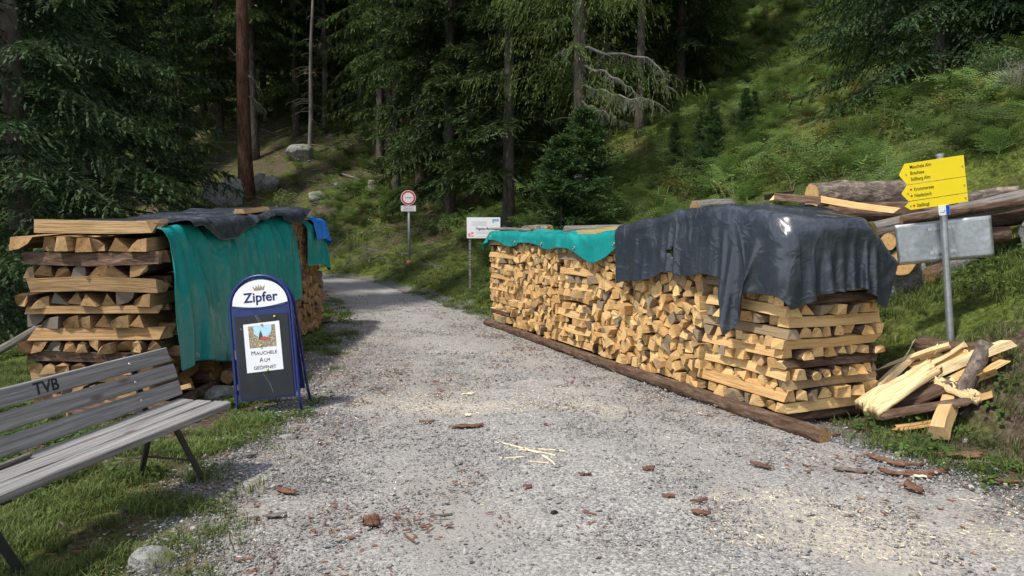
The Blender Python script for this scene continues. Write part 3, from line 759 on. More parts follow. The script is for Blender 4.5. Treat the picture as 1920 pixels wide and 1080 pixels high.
# ------------------------------------------------------------------ conifers
def trunk_mesh(name, h, r, seed, mat, lean=0.0, limbs=None, n=12, stubs=0, flare=1.35):
    rs = np.random.RandomState(seed); mb = MB(); K = 14
    ph = rs.uniform(0, 6.3, 2); pts = []; rr = []
    for k in range(K + 1):
        f = (k / K) ** 1.3; z = h * f - .3 * (k == 0)
        pts.append((lean * z + .02 * math.sin(z * .5 + ph[0]) * r * 6, .02 * math.cos(z * .45 + ph[1]) * r * 6, z)); rr.append(r * ((1 - f) ** .85 * 1 + .03) * (flare if k == 0 else 1.12 if k == 1 else 1))
    mb.tube(pts, rr, n)
    for i in range(stubs):
        z = rs.uniform(.08, .75) * h; a = rs.uniform(0, 6.3); l = rs.uniform(.25, 1.1); rad = r * (1 - z / h) ** .85
        d = Vector((math.cos(a), math.sin(a), rs.uniform(-.35, .2))); p = Vector((lean * z, 0, z)) + d * rad * .7
        mb.tube([p, p + d * l * .5, p + d * l + Vector((0, 0, -.12 * l))], [.014, .009, .003], 4)
    for (p0, p1, p2, r0) in (limbs or []): mb.tube([p0, p0.lerp(p1, .55) + Vector((0, 0, .02)), p1 + Vector((0, 0, .03)), p2], [r0, r0 * .8, r0 * .6, r0 * .2], 4, 1, caps=False)
    me = mesh(name, mb.v, mb.f, [mat, "limb_bark"], mb.mi, True)
    return me

def crown_geo(seed, Ht, zmin, Lmax, nb, J, K, sl, sw, up0=.15, droop=.55, top_p=.75, hang=.5, size_top=.35, fill=1.0, flatten=0.0):
    """Whorled conifer crown: boughs, side shoots, and needle sprays as small leaf-shaped faces."""
    rs = np.random.RandomState(seed)
    f = rs.uniform(0, 1, nb) ** .9; z0 = zmin + (Ht - zmin) * f
    az = rs.uniform(0, 2 * PI, nb)
    L = Lmax * (1 - f) ** top_p * rs.uniform(.6, 1.1, nb) + size_top * .5
    upa = up0 + .55 * f + rs.normal(0, .08, nb); dr = droop * (1 - f * .7) * rs.uniform(.7, 1.3, nb)
    def cpos(b_idx, s):
        l = L[b_idx]; r_ = l * s; zz = z0[b_idx] + l * (upa[b_idx] * s - dr[b_idx] * s ** 2 + .28 * dr[b_idx] * s ** 4)
        a = az[b_idx] + .12 * np.sin(s * 3 + b_idx)
        return np.stack([np.cos(a) * r_, np.sin(a) * r_, zz], -1)
    s_j = np.linspace(.12, .99, J)[None, :, None] + rs.uniform(-.03, .03, (nb, J, 2))
    b = np.arange(nb)[:, None, None] + np.zeros((1, J, 2), int)
    base = cpos(b, s_j); tang = cpos(b, s_j + .02) - cpos(b, s_j - .02); tang /= np.linalg.norm(tang, axis=-1, keepdims=True)
    side = np.stack([-tang[..., 1], tang[..., 0], np.zeros(tang.shape[:-1])], -1); side /= np.linalg.norm(side, axis=-1, keepdims=True) + 1e-9
    sg = np.array([-1, 1])[None, None, :, None]
    d2 = tang * .62 + side * sg * .78 + rs.normal(0, .16, tang.shape); d2[..., 2] -= .15 * hang; d2 /= np.linalg.norm(d2, axis=-1, keepdims=True)
    l2 = (.36 * L[b] * (1 - s_j) ** .75 + .10 + .10 * rs.uniform(0, 1, s_j.shape)) * rs.uniform(.65, 1.15, s_j.shape) * sstep(0, .25, s_j + .12); l2 = np.minimum(l2, 1.15)
    t = (np.arange(K) + .5)[None, None, None, :] / K + rs.uniform(-.4 / K, .4 / K, (nb, J, 2, K))
    P = base[..., None, :] + d2[..., None, :] * (l2[..., None] * t)[..., None]
    P[..., 2] -= hang * l2[..., None] * t ** 2 * .6
    dd = d2[..., None, :] + rs.normal(0, .42, P.shape); dd[..., 2] -= hang * .8 * t; dd /= np.linalg.norm(dd, axis=-1, keepdims=True)
    ln = sl * rs.uniform(.6, 1.3, P.shape[:-1]) * (1 - .25 * t); wd_ = sw * rs.uniform(.6, 1.3, P.shape[:-1])
    up = rs.normal(0, .55, P.shape); up[..., 2] += 1; n_ = np.cross(dd, up); n_ /= np.linalg.norm(n_, axis=-1, keepdims=True) + 1e-9
    keep = rs.uniform(0, 1, P.shape[:-1]) < fill * (l2[..., None] > .1)
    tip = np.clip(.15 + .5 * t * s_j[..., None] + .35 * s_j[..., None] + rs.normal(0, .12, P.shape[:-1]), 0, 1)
    P, dd, n_, ln, wd_, tip = P[keep], dd[keep], n_[keep], ln[keep, None], wd_[keep, None], tip[keep]
    if flatten: P[:, 1] *= flatten
    V = np.stack([P - dd * ln * .25, P + dd * ln * .3 + n_ * wd_, P + dd * ln, P + dd * ln * .3 - n_ * wd_], 1)
    n = len(P); Fc = np.arange(n * 4).reshape(n, 4)
    T = np.repeat(tip, 4)
    limbs = []
    for i in range(nb):
        q = cpos(np.array([i, i, i]), np.array([0., .5, .97])); limbs.append((Vector(q[0]), Vector(q[1]), Vector(q[2]), .004 + .0035 * L[i]))
    return V.reshape(-1, 3), Fc, T, limbs

def tree_kind(key, seed, Ht, zmin, r, needles, bark, nb, J, K, sl, sw, Lmax, stubs=14, **kw):
    V, Fc, T, limbs = crown_geo(seed, Ht, zmin, Lmax, nb, J, K, sl, sw, **kw)
    cm = mesh(key + "_crown", V, Fc, needles, attrs={"tip": T})
    tm = trunk_mesh(key + "_trunk", Ht, r, seed, bark, limbs=limbs, stubs=stubs)
    return tm, cm

KIND = {
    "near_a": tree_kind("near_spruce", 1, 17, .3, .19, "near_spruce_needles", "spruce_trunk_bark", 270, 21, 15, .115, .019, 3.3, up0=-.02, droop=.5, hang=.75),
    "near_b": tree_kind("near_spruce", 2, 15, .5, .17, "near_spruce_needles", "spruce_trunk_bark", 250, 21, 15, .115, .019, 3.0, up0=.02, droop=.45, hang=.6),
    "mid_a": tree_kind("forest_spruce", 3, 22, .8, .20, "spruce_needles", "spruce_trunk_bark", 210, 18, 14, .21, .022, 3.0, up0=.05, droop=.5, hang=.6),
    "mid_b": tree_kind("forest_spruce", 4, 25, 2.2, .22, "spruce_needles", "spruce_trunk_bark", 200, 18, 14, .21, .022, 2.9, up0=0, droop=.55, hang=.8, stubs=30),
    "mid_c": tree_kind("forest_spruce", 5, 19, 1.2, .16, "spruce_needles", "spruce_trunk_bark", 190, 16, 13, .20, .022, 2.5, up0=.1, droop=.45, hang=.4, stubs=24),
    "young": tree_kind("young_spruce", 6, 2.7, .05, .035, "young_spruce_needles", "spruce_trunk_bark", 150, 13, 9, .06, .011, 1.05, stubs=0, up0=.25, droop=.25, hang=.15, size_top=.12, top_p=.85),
    "bare": (trunk_mesh("tall_trunk", 26, .29, 7, "larch_trunk_bark", stubs=10, flare=1.3), None),
}
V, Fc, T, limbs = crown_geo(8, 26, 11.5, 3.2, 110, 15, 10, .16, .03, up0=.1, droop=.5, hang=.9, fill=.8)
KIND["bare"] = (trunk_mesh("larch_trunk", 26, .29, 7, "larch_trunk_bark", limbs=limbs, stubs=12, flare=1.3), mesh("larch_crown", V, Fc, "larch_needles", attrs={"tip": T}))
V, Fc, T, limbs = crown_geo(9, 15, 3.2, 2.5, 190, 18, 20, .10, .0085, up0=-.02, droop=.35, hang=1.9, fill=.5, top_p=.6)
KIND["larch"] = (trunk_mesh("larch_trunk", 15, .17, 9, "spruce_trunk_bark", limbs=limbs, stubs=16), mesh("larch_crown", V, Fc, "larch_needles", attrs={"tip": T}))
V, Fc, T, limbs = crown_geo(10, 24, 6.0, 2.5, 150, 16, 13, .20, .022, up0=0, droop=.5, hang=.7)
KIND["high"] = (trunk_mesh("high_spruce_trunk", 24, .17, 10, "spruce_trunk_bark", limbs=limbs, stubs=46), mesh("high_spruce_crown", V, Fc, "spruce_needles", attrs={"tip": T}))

def tree(kind, x, y, label, name="spruce_tree", cat="tree", group=None, rz=None, s=1.0, sz=None, sink=.05):
    o = empty(name, (x, y, H1(x, y) - sink), (0, 0, rz if rz is not None else random.uniform(0, 6.28)))
    o.scale = (s, s, sz or s)
    tag(o, label, cat, group)
    tm, cm = KIND[kind]
    obj("trunk", tm, o)
    if cm: obj("crown", cm, o)
    return o

def tree_px(kind, px, py, label, D=None, **kw):
    if D is None: g = gh(px, py); x, y = g.x, g.y
    else: x, y = (px - 960) / F * D, D
    return tree(kind, x, y, label, **kw)

random.seed(5)
# the trees one can single out
tree_px("bare", 465, 374, "thick reddish-brown larch trunk standing alone behind the left woodpile", name="larch_tree", rz=2.2)
tree_px("high", 615, 250, "tall grey spruce trunk just right of the thin pale dead tree", rz=.5, s=.9)
tree_px("high", 482, 330, "grey spruce trunk close behind the thick reddish-brown trunk", D=36, rz=3.6)
tree_px("mid_c", 322, 375, "slender young spruce, left one of the close pair behind the left woodpile", D=30, rz=1.1, s=.62, sz=.75)
tree_px("mid_c", 345, 372, "slender young spruce, right one of the close pair behind the left woodpile", D=29, rz=4.0, s=.55, sz=.8)
tree_px("bare", 268, 300, "brown high trunk rising out of the dark spruces at the left", D=37, name="larch_tree", rz=4.4, s=.8)
tree_px("high", 716, 330, "grey-trunked spruce with hanging boughs above the sawn stump", rz=.9)
tree_px("high", 745, 322, "thin trunk close to the right of the grey-trunked spruce above the stump", D=28, rz=2, s=.8)
tree_px("mid_a", 560, 300, "leafy spruce right behind the thin pale dead tree", D=38, rz=5, s=.9)
tree_px("mid_a", 845, 345, "dense dark spruce above the round road sign", D=23.5, rz=.3, s=.85)
tree_px("mid_c", 955, 352, "dense spruce just left of the bright larch branches", D=19, rz=1.7, s=.95)
tree_px("larch", 1084, 330, "larch with bright hanging twigs and lichen-hung dead branches", D=16.5, name="larch_tree", rz=.4)
tree_px("high", 1197, 310, "brown spruce trunk standing in the shade right of the lichen-hung larch", D=25, rz=1.4, s=.85)
tree_px("near_a", 40, 560, "big dark spruce filling the left edge of the view", D=11.5, rz=.2, s=.9)
tree_px("near_b", 175, 540, "big dark spruce with drooping boughs behind the left woodpile", D=15, rz=2.7)
tree_px("near_a", 1745, 330, "big dark spruce above the big barky log at the right", D=15.5, rz=4.1, s=.85)
tree_px("near_b", 1960, 330, "dark spruce at the right edge behind the light green bush", D=14, rz=5.5, s=.9)
tree_px("near_b", 1640, 300, "dark spruce bordering the ferny clearing on its right side", D=21, rz=.9, s=.8)
yg = "young spruces growing together behind the green-covered woodpile"
tree_px("young", 1052, 415, "young bushy spruce behind the right green tarp, its leader left of the other's", D=13.4, name="young_spruce", rz=.1, s=.98, sz=.9)
tree_px("young", 1096, 412, "young bushy spruce behind the right green tarp, taller one with the right leader", D=13.9, name="young_spruce", rz=2.1, s=1.0, sz=1.02)
for i, (px, py, D, s, w) in enumerate([(1262, 345, 17, .6, "small thin spruce sapling nearest the shaded brown trunk"), (1312, 350, 16, .62, "small spruce sapling at the left edge of the ferny clearing"), (1332, 352, 15, .72, "tallest spruce sapling before the ferny clearing"),
                                (1393, 350, 16.5, .62, "spruce sapling among ferns in the middle of the clearing's foot"), (1408, 352, 18, .5, "tiny spruce sapling among ferns, right of the other saplings")]):
    tree_px("young", px, py, w, D=D, name="spruce_sapling", rz=i * 1.3, s=s * .55, sz=s * .85)

# the mass of the wood behind, each still a tree of its own
BG = []; BGT = []
rs = np.random.RandomState(77)
def free(x, y, dmin=2.4): return all((x - a) ** 2 + (y - b) ** 2 > dmin ** 2 for a, b in BG)
def bgtree(px, D, kinds, label, group, s0=.85, s1=1.2):
    x, y = (px - 960) / F * D, D
    if not free(x, y) or (road_in(x, y) > -1.6): return
    kd = kinds[rs.randint(len(kinds))]
    BG.append((x, y)); BGT.append((px, D, kd, tree(kd, x, y, label, group=group, s=rs.uniform(s0, s1), rz=rs.uniform(0, 6.28))))
for px, D in [(-60, 16), (95, 20), (10, 24), (-140, 20), (235, 22.5), (140, 27), (60, 31), (-250, 14)]:
    bgtree(px, D, ["mid_a", "mid_c"], "dark spruce crowded among others at the left of the view", "dark spruces crowded at the left")
for px, D in [(200, 40), (120, 44), (300, 46), (390, 43), (250, 52), (430, 52), (350, 58), (510, 50), (540, 60), (660, 44), (600, 56), (700, 52), (660, 64), (480, 68), (20, 40), (-100, 34), (420, 40), (500, 42), (545, 46), (585, 48), (640, 50), (520, 56), (450, 60), (370, 50), (680, 38), (630, 40), (400, 56), (270, 36), (170, 34)]:
    bgtree(px, D, ["mid_a", "mid_b", "mid_c", "high"], "shaded spruce deep in the dark wood behind the left woodpile", "shaded spruces deep in the wood on the left")
for px, D in [(790, 27), (735, 34), (800, 38), (870, 30), (940, 26), (1010, 24), (1030, 31), (900, 40), (980, 42), (1130, 27), (1105, 36), (1215, 33), (1270, 28), (1190, 42), (1290, 38), (1060, 48), (1330, 46), (1250, 52), (850, 52), (760, 47), (960, 60), (1150, 60), (1340, 60)]:
    bgtree(px, D, ["mid_a", "mid_b", "mid_c", "mid_a"], "shaded spruce in the dense wood between road sign and clearing", "shaded spruces in the dense wood in the middle")
for px, D in [(1400, 58), (1460, 64), (1520, 56), (1560, 48), (1590, 40), (1440, 74), (1500, 80), (1620, 34), (1680, 26), (1600, 62), (1700, 40), (1780, 30), (1860, 24), (1840, 38), (1940, 30), (2000, 22), (2060, 34), (1560, 72), (1380, 84), (1760, 52), (1900, 48), (2100, 18)]:
    bgtree(px, D, ["mid_a", "mid_c", "mid_a", "mid_b"], "shaded spruce in the wood right of and above the ferny clearing", "shaded spruces round the clearing on the right")
LM = [(0, "just outside the left edge"), (110, "above the leaning grey pole"), (240, "above the left woodpile's near end"), (400, "above the left teal tarp"), (520, "around the thick reddish trunk"), (640, "around the pale dead tree"), (745, "above the sawn stump"),
      (880, "above the round road sign"), (1000, "above the notice board"), (1125, "behind the hanging larch"), (1245, "behind the shaded brown trunk"), (1385, "bordering the clearing's left side"), (1530, "at the clearing's top"), (1625, "bordering the clearing's right side"),
      (1730, "above the crusty log"), (1870, "above the yellow arrow signs"), (1925, "above the metal sheet's right end"), (9999, "just outside the right edge")]
LOOK = dict(mid_a="broad low-boughed", mid_b="tall drooping", mid_c="slim", high="bare-stemmed high-crowned")
bk = {}
for px, D, kd, o in BGT:
    bk.setdefault((next(w for x, w in LM if px <= x), LOOK[kd]), []).append((D, o))
for (w, lk), L_ in bk.items():
    for i, (D, o) in enumerate(sorted(L_, key=lambda q: q[0])): o["label"] = f"{lk} spruce {w}, {['nearest', 'second nearest', 'third nearest', 'fourth nearest', 'fifth nearest', 'sixth nearest'][i]} such one"

# thin pale dead tree
g = gh(583, 293)
mb = MB(); rs = np.random.RandomState(3)
hh = 11.0
def dp(z): return Vector((.045 * z + .03 * math.sin(z), .02 * math.sin(z * .8), z))
mb.tube([dp(z) for z in np.linspace(-.2, hh, 14)], [.105 * (1 - k / 15) ** .8 + .01 for k in range(14)], 8)
dead = empty("dead_tree", g); tag(dead, "thin pale leafless dead tree on the mossy slope behind the road bend", "tree")
mb.build("trunk", ["dead_wood"], dead, smooth=True)
mb = MB()
for i in range(70):
    z = rs.uniform(1.0, hh * .98); a = rs.uniform(0, 6.3); l = rs.uniform(.4, 1.5) * (1 - z / hh * .5); d = Vector((math.cos(a), math.sin(a), 0)); p = dp(z)
    q1 = p + d * l * .5 + Vector((0, 0, -.05 * l)); q2 = p + d * l + Vector((0, 0, -.30 * l))
    mb.tube([p, q1, q2], [.011, .007, .002], 3, caps=False)
    for k in range(3):
        w = p.lerp(q2, rs.uniform(.4, .9)); dd = Vector((rs.normal(), rs.normal(), rs.normal() - .3)).normalized() * .25
        mb.tube([w, w + dd], [.004, .001], 3, caps=False)
o = mb.build("twigs", ["dead_wood"], dead); o["kind"] = "stuff"

# lichen-hung dead branches of the larch, and of the thick trunk
def lichen_branch(pts, name, parent_label, n, seed, hang=.22, r0=.03):
    rs = np.random.RandomState(seed); pts = [Vector(p) for p in pts]
    mb = MB(); K = 14; C_ = []
    for k in range(K + 1):
        f = k / K * (len(pts) - 1); i = min(int(f), len(pts) - 2); C_.append(pts[i].lerp(pts[i + 1], f - i) + Vector((0, 0, .03 * math.sin(k * 1.7))))
    mb.tube(C_, [r0 * (1 - .85 * k / K) for k in range(K + 1)], 5)
    tw = []
    for i in range(n // 3):
        p = C_[0].lerp(C_[-1], 0); k = rs.randint(2, K + 1); p = C_[k]; d = Vector((rs.normal(), rs.normal(), -abs(rs.normal()) * .8 - .2)).normalized() * rs.uniform(.1, .45)
        mb.tube([p, p + d * .5, p + d + Vector((0, 0, -.06))], [.006, .004, .001], 3, caps=False); tw.append((p, d))
    V = []; Fc = []; T = []
    for i in range(n * 9):
        if tw and rs.rand() < .6: p, d = tw[rs.randint(len(tw))]; p = p + d * rs.rand()
        else: k = rs.randint(1, K); p = C_[k].lerp(C_[k + 1], rs.rand())
        l = hang * rs.uniform(.2, 1) * rs.rand(); s = Vector((rs.normal(), rs.normal(), 0)).normalized() * rs.uniform(.004, .011); w = Vector((rs.normal(0, .015), rs.normal(0, .015), -l)); b = len(V)
        V += [p - s, p + s, p + w * .6 + s * .7, p + w, p + w * .6 - s * .7]; Fc.append((b, b + 1, b + 2, b + 3, b + 4)); T += [rs.rand()] * 5
    return mb, (V, Fc, T)
def add_lichen(tr, branches, seed):
    inv = tr.matrix_basis.inverted() if False else Matrix.LocRotScale(tr.location, tr.rotation_euler, tr.scale).inverted()
    for i, (pts, n, hg) in enumerate(branches):
        mb, (V, Fc, T) = lichen_branch([inv @ Vector(p) for p in pts], "b", "", n, seed + i, hg)
        b = mb.build("dead_branch", ["dead_wood"], tr)
        obj("lichen", mesh("lichen", V, Fc, "lichen", attrs={"tip": T}), b)["kind"] = "stuff"
larch = [o for o in bpy.data.objects if o.name.startswith("larch_tree") and "hanging twigs" in o["label"]][0]
D0 = 16.5
add_lichen(larch, [
    ([at(1086, 95, D0), at(1140, 108, 16), at(1200, 112, 15.7), at(1232, 130, 15.5), at(1244, 162, 15.4)], 90, .20),
    ([at(1086, 130, D0), at(1130, 140, 15.8), at(1165, 160, 15.4), at(1190, 178, 15.2)], 60, .16),
    ([at(1086, 165, D0), at(1130, 175, 15.5), at(1170, 188, 15.0), at(1222, 190, 14.8)], 120, .26),
    ([at(1086, 195, D0), at(1110, 205, 15.5), at(1135, 215, 15.2), at(1152, 222, 15.0)], 80, .22),
    ([at(1086, 92, D0), at(1060, 100, 16), at(1040, 110, 15.8)], 30, .15)], 300)
bigt = [o for o in bpy.data.objects if o.name.startswith("larch_tree") and "thick reddish" in o["label"]][0]
D1 = bigt.location.y
add_lichen(bigt, [([at(470, 143, D1), at(485, 155, D1 - .3), at(500, 180, D1 - .5)], 26, .35), ([at(470, 182, D1), at(490, 195, D1 - .3), at(506, 213, D1 - .5)], 30, .5), ([at(462, 105, D1), at(450, 110, D1 - .2), at(438, 95, D1 - .3)], 14, .2)], 320)

# light green bush and grey twiggy bush at the right
def bush(name, px, py, D, w, h, n, label, mat, ll, leaf=True, twigs=40, seed=1):
    rs = np.random.RandomState(seed); x, y = (px - 960) / F * D, D; o = empty(name, (x, y, H1(x, y))); tag(o, label, "bush"); mb = MB(); V = []; Fc = []; T = []
    for i in range(twigs):
        a = rs.uniform(0, 6.3); r_ = w / 2 * math.sqrt(rs.rand()); e = Vector((math.cos(a) * r_, math.sin(a) * r_, h * rs.uniform(.5, 1) * (1 - .3 * (r_ / w * 2) ** 2)))
        m_ = e * .5 + Vector((0, 0, h * .12)); mb.tube([(0, 0, -.05), m_, e], [.008, .005, .0015], 3, caps=False)
        for k in range(n // twigs):
            t = rs.uniform(.45, 1.02); c = m_.lerp(e, (t - .5) * 2) if t > .5 else m_ * (t * 2)
            c = c + Vector(rs.normal(0, .05, 3)); u = Vector(rs.normal(0, 1, 3)).normalized(); s = u.cross(Vector((rs.normal(0, .5), rs.normal(0, .5), 1))).normalized() * ll * .35; b = len(V); tt_ = rs.rand()
            if leaf: V += [c, c + u * ll * .5 + s, c + u * ll, c + u * ll * .5 - s]; Fc.append((b, b + 1, b + 2, b + 3)); T += [tt_] * 4
            else: mb.tube([c, c + u * .16], [.003, .001], 3, caps=False)
    mb.build("stem", ["dead_wood"], o)
    if leaf: obj("leaves", mesh("leaves", V, Fc, mat, attrs={"tip": T}), o)["kind"] = "stuff"
bush("leafy_bush", 1850, 290, 12.5, .8, .75, 900, "light green leafy bush under the dark spruce at the right", "bush_leaves", .045, seed=4)
bush("twiggy_bush", 1900, 345, 11.5, .8, .6, 500, "grey leafless twiggy bush at the right edge", "bush_leaves", .04, False, seed=5)

# ------------------------------------------------------------------ boulders, stump
def rock(name, label, cx, cy, w, d, h, seed, cat="rock", sink=.3, rough=.22, mat="granite", group=None, sub=4, z=None):
    bm = bmesh.new(); bmesh.ops.create_icosphere(bm, subdivisions=sub, radius=1); rs = np.random.RandomState(seed)
    co = np.array([v_.co for v_ in bm.verts]); o1 = rs.uniform(0, 50, 3)
    for i in range(7):                                # flatten against random planes: broken faces
        n = rs.normal(0, 1, 3); n /= np.linalg.norm(n); k = rs.uniform(.55, .85); dd = co @ n; co = co - np.maximum(dd - k, 0)[:, None] * n * .9
    r_ = 1 + rough * vnoise(co[:, 0] + co[:, 2] * .7 + o1[0], co[:, 1] + co[:, 2] * .6 + o1[1], 1.6, seed, 4)
    co = co * r_[:, None] * np.array([w / 2, d / 2, h * .62])
    for v_, c in zip(bm.verts, co): v_.co = c
    me = bpy.data.meshes.new(name); bm.to_mesh(me); bm.free(); me.materials.append(M[mat])
    me.polygons.foreach_set("use_smooth", np.ones(len(me.polygons), bool))
    zz = H1(cx, cy) if z is None else z
    o = obj(name, me, None, (cx, cy, zz + h * (.5 - sink)), (0, 0, rs.uniform(-.3, .3))); tag(o, label, cat, group); return o
def rock_px(label, px, py, wpx, hpx, seed, name="boulder", **kw):
    g = gh(px, py); s = g.y / F; return rock(name, label, g.x, g.y, wpx * s, wpx * s * .8, hpx * s, seed, **kw)
rock_px("big grey lichen-spotted boulder left of the thick reddish-brown trunk", 412, 385, 66, 62, 1)
rock_px("grey boulder right against the foot of the thick reddish-brown trunk", 443, 383, 50, 66, 2)
rock_px("small mossy boulder just right of the thick reddish-brown trunk", 512, 354, 34, 30, 3)
rock_px("mossy low boulder behind the thick reddish-brown trunk", 490, 352, 30, 34, 13)
rock_px("flat mossy rock below the thin pale dead tree, nearer the road", 600, 374, 44, 20, 4)
rock_px("big leaning rock at the foot of the thin pale dead tree", 566, 300, 60, 36, 5)
rock_px("dark rock on the forest floor under the slender pair of spruces", 268, 378, 38, 22, 6)
rock_px("second dark rock beside the forest floor rock, right one of the two", 302, 376, 34, 18, 7)
rock_px("small pale rock in the moss above the flat mossy rock", 633, 350, 14, 10, 8)
rock_px("small rock among ferns behind the big barky log", 1652, 330, 16, 12, 9)
rock("boulder", "large grey lichened boulder at the right edge behind the metal sheet", 5.35, 7.2, .95, .9, .95, 11, sink=.5, z=1.32)
rock("boulder", "brown and grey boulder under the stacked logs beside the foil's corner", 3.98, 7.55, .62, .5, .62, 12, sink=.3)
rock("boulder", "dark boulder wedged below the logs behind the metal signpost", 4.55, 7.6, .55, .5, .5, 14, sink=.3)
g = gh(703, 366)
def cut_log(name, label, p0, p1, r, mats, seed, cat="log", taper=.9, n=16, parent=None, group=None, wob=.12):
    rs = np.random.RandomState(seed); p0, p1 = Vector(p0), Vector(p1); K = 10; mb = MB()
    d = (p1 - p0); L = d.length; d.normalize(); a = d.orthogonal().normalized(); b = d.cross(a); V = []; G = []
    for k in range(K + 1):
        f = k / K; c = p0.lerp(p1, f) + a * .03 * L * wob * math.sin(f * 3 + seed) + b * .03 * L * wob * math.sin(f * 2.2 + seed * 2)
        for j in range(n):
            t = 2 * PI * j / n; rr = r * (1 - (1 - taper) * f) * (1 + wob * float(vnoise(np.array([2 * math.cos(t) + f * L * 3]), np.array([2 * math.sin(t) + seed]), 1.2, seed, 3)[0]))
            V.append(c + (a * math.cos(t) + b * math.sin(t)) * rr); G.append((f * L, math.cos(t) * rr, math.sin(t) * rr))
    Fc = []; mi = []
    for k in range(K):
        for j in range(n): Fc.append((k * n + j, k * n + (j + 1) % n, (k + 1) * n + (j + 1) % n, (k + 1) * n + j)); mi.append(0)
    base = len(V)
    for e, k in ((0, 0), (1, K)):                     # sawn ends: a rim of bark and the face of wood
        c = sum((V[k * n + j] for j in range(n)), Vector()) / n; s_ = len(V)
        for j in range(n): V.append(c + (V[k * n + j] - c) * .93 + d * (.004 if e else -.004)); G.append((0, *(G[k * n + j][1:])))
        V.append(c + d * (.004 if e else -.004)); G.append((0, 0, 0))
        for j in range(n):
            Fc.append((k * n + j, k * n + (j + 1) % n, s_ + (j + 1) % n, s_ + j)); mi.append(0)
            Fc.append((s_ + j, s_ + (j + 1) % n, s_ + n)); mi.append(1)
    mb.add(V, Fc, mi, G); o = mb.build(name, mats, parent, smooth=False, tint=.55)
    me = o.data; sm = np.array(mi) == 0; me.polygons.foreach_set("use_smooth", sm)
    if label: tag(o, label, cat, group)
    return o
s_ = g.y / F
cut_log("tree_stump", "pale grey sawn tree stump above the ferns left of the round sign", (g.x, g.y, g.z - .1), (g.x + .03, g.y, g.z + 27 * s_), 14 * s_, ["weathered_pole", "end_grain"], 3, "tree stump")

# ------------------------------------------------------------------ firewood
def cs_shape(kind, w, h, rs):
    """cross-section polygon (CCW) and, per edge, whether it is bark"""
    if kind == "half":                                # half round, bark on top
        p = [(-w / 2, -h / 2), (w / 2, -h / 2)]; k = 5; a0 = rs.uniform(.05, .3)
        p += [(w / 2 * math.cos(a), -h / 2 + h * (.12 + .88 * math.sin(a))) for a in np.linspace(a0, PI - a0, k)]; e = [0] + [1] * (len(p) - 1)
    elif kind == "wedge":
        k = rs.choice([-1, 1]); p = [(-w / 2, -h / 2), (w / 2, -h / 2 + h * rs.uniform(0, .15)), (k * w * rs.uniform(0, .25), h / 2)]; e = [0, 0, 0]; e[rs.randint(3)] = int(rs.rand() < .6)
    elif kind == "quarter":
        p = [(-w / 2, -h / 2)] + [(-w / 2 + w * math.cos(a), -h / 2 + h * math.sin(a)) for a in np.linspace(0, PI / 2, 4)]; e = [0, 1, 1, 1, 0]
    elif kind == "trap":
        q = rs.uniform(.1, .3, 2); p = [(-w / 2, -h / 2), (w / 2, -h / 2), (w / 2 - q[0] * w, h / 2), (-w / 2 + q[1] * w, h / 2)]; e = [0, 0, int(rs.rand() < .22), 0]
    else:
        n = 8; p = [(w / 2 * math.cos(a) * rs.uniform(.92, 1.05), h / 2 * math.sin(a) * rs.uniform(.92, 1.05)) for a in np.arange(n) / n * 2 * PI]; e = [1] * n
    if kind in ("wedge", "trap", "quarter") and rs.rand() < .5:
        a = rs.choice([0, PI / 2, PI, -PI / 2]) if abs(w - h) < .03 else (0 if rs.rand() < .6 else PI)
        p = [(x * math.cos(a) - y * math.sin(a), x * math.sin(a) + y * math.cos(a)) for x, y in p]
    p = [(x * rs.uniform(.93, 1.04), y * rs.uniform(.95, 1.03)) for x, y in p]
    return p, e

WOOD = dict(fresh=["end_grain", "split_wood", "bark"], aged=["aged_end_grain", "aged_split_wood", "bark"])
BILLETS = []                                          # (distance, verts, faces, mi, gco, tint, matrix, wood, label, group)
def billet(poly, edges, L, mat, wood, label, group, rs, tint=None, bow=.012, skew=.02):
    n = len(poly); K = 3; V = []; G = []; Fc = []; mi = []
    sk0, sk1 = rs.normal(0, skew, n), rs.normal(0, skew, n); off = rs.uniform(0, 9)
    by, bz = rs.normal(0, bow, 2); tp = rs.uniform(.93, 1.04)
    for k in range(K):
        f = k / (K - 1); x = (f - .5) * L; sc = 1 + (tp - 1) * f
        for i, (y, z) in enumerate(poly):
            jx = sk0[i] if k == 0 else sk1[i] if k == K - 1 else 0
            b = math.sin(f * PI); q = rs.normal(0, .0035, 2) if k == 1 else (0, 0)
            V.append((x + jx, y * sc + by * b + q[0], z * sc + bz * b + q[1])); G.append((x + off, y, z))
    for k in range(K - 1):
        for i in range(n): Fc.append((k * n + i, k * n + (i + 1) % n, (k + 1) * n + (i + 1) % n, (k + 1) * n + i)); mi.append(2 if edges[i] else 1)
    Fc.append(tuple(range(n))[::-1]); Fc.append(tuple((K - 1) * n + i for i in range(n))); mi += [0, 0]
    t = rs.rand() if tint is None else tint
    dist = (mat.translation - Vector((0, 0, 1.6))).length
    BILLETS.append((dist, V, Fc, mi, G, t, mat, wood, label, group))

def frame(ax, loc, tilt=0.0, yaw=0.0):
    ax = Vector(ax).normalized(); up = Vector((0, 0, 1)); y = up.cross(ax).normalized(); z = ax.cross(y)
    m = Matrix((ax, y, z)).transposed().to_4x4()
    return Matrix.Translation(loc) @ Matrix.Rotation(yaw, 4, "Z") @ m @ Matrix.Rotation(tilt, 4, "Y")

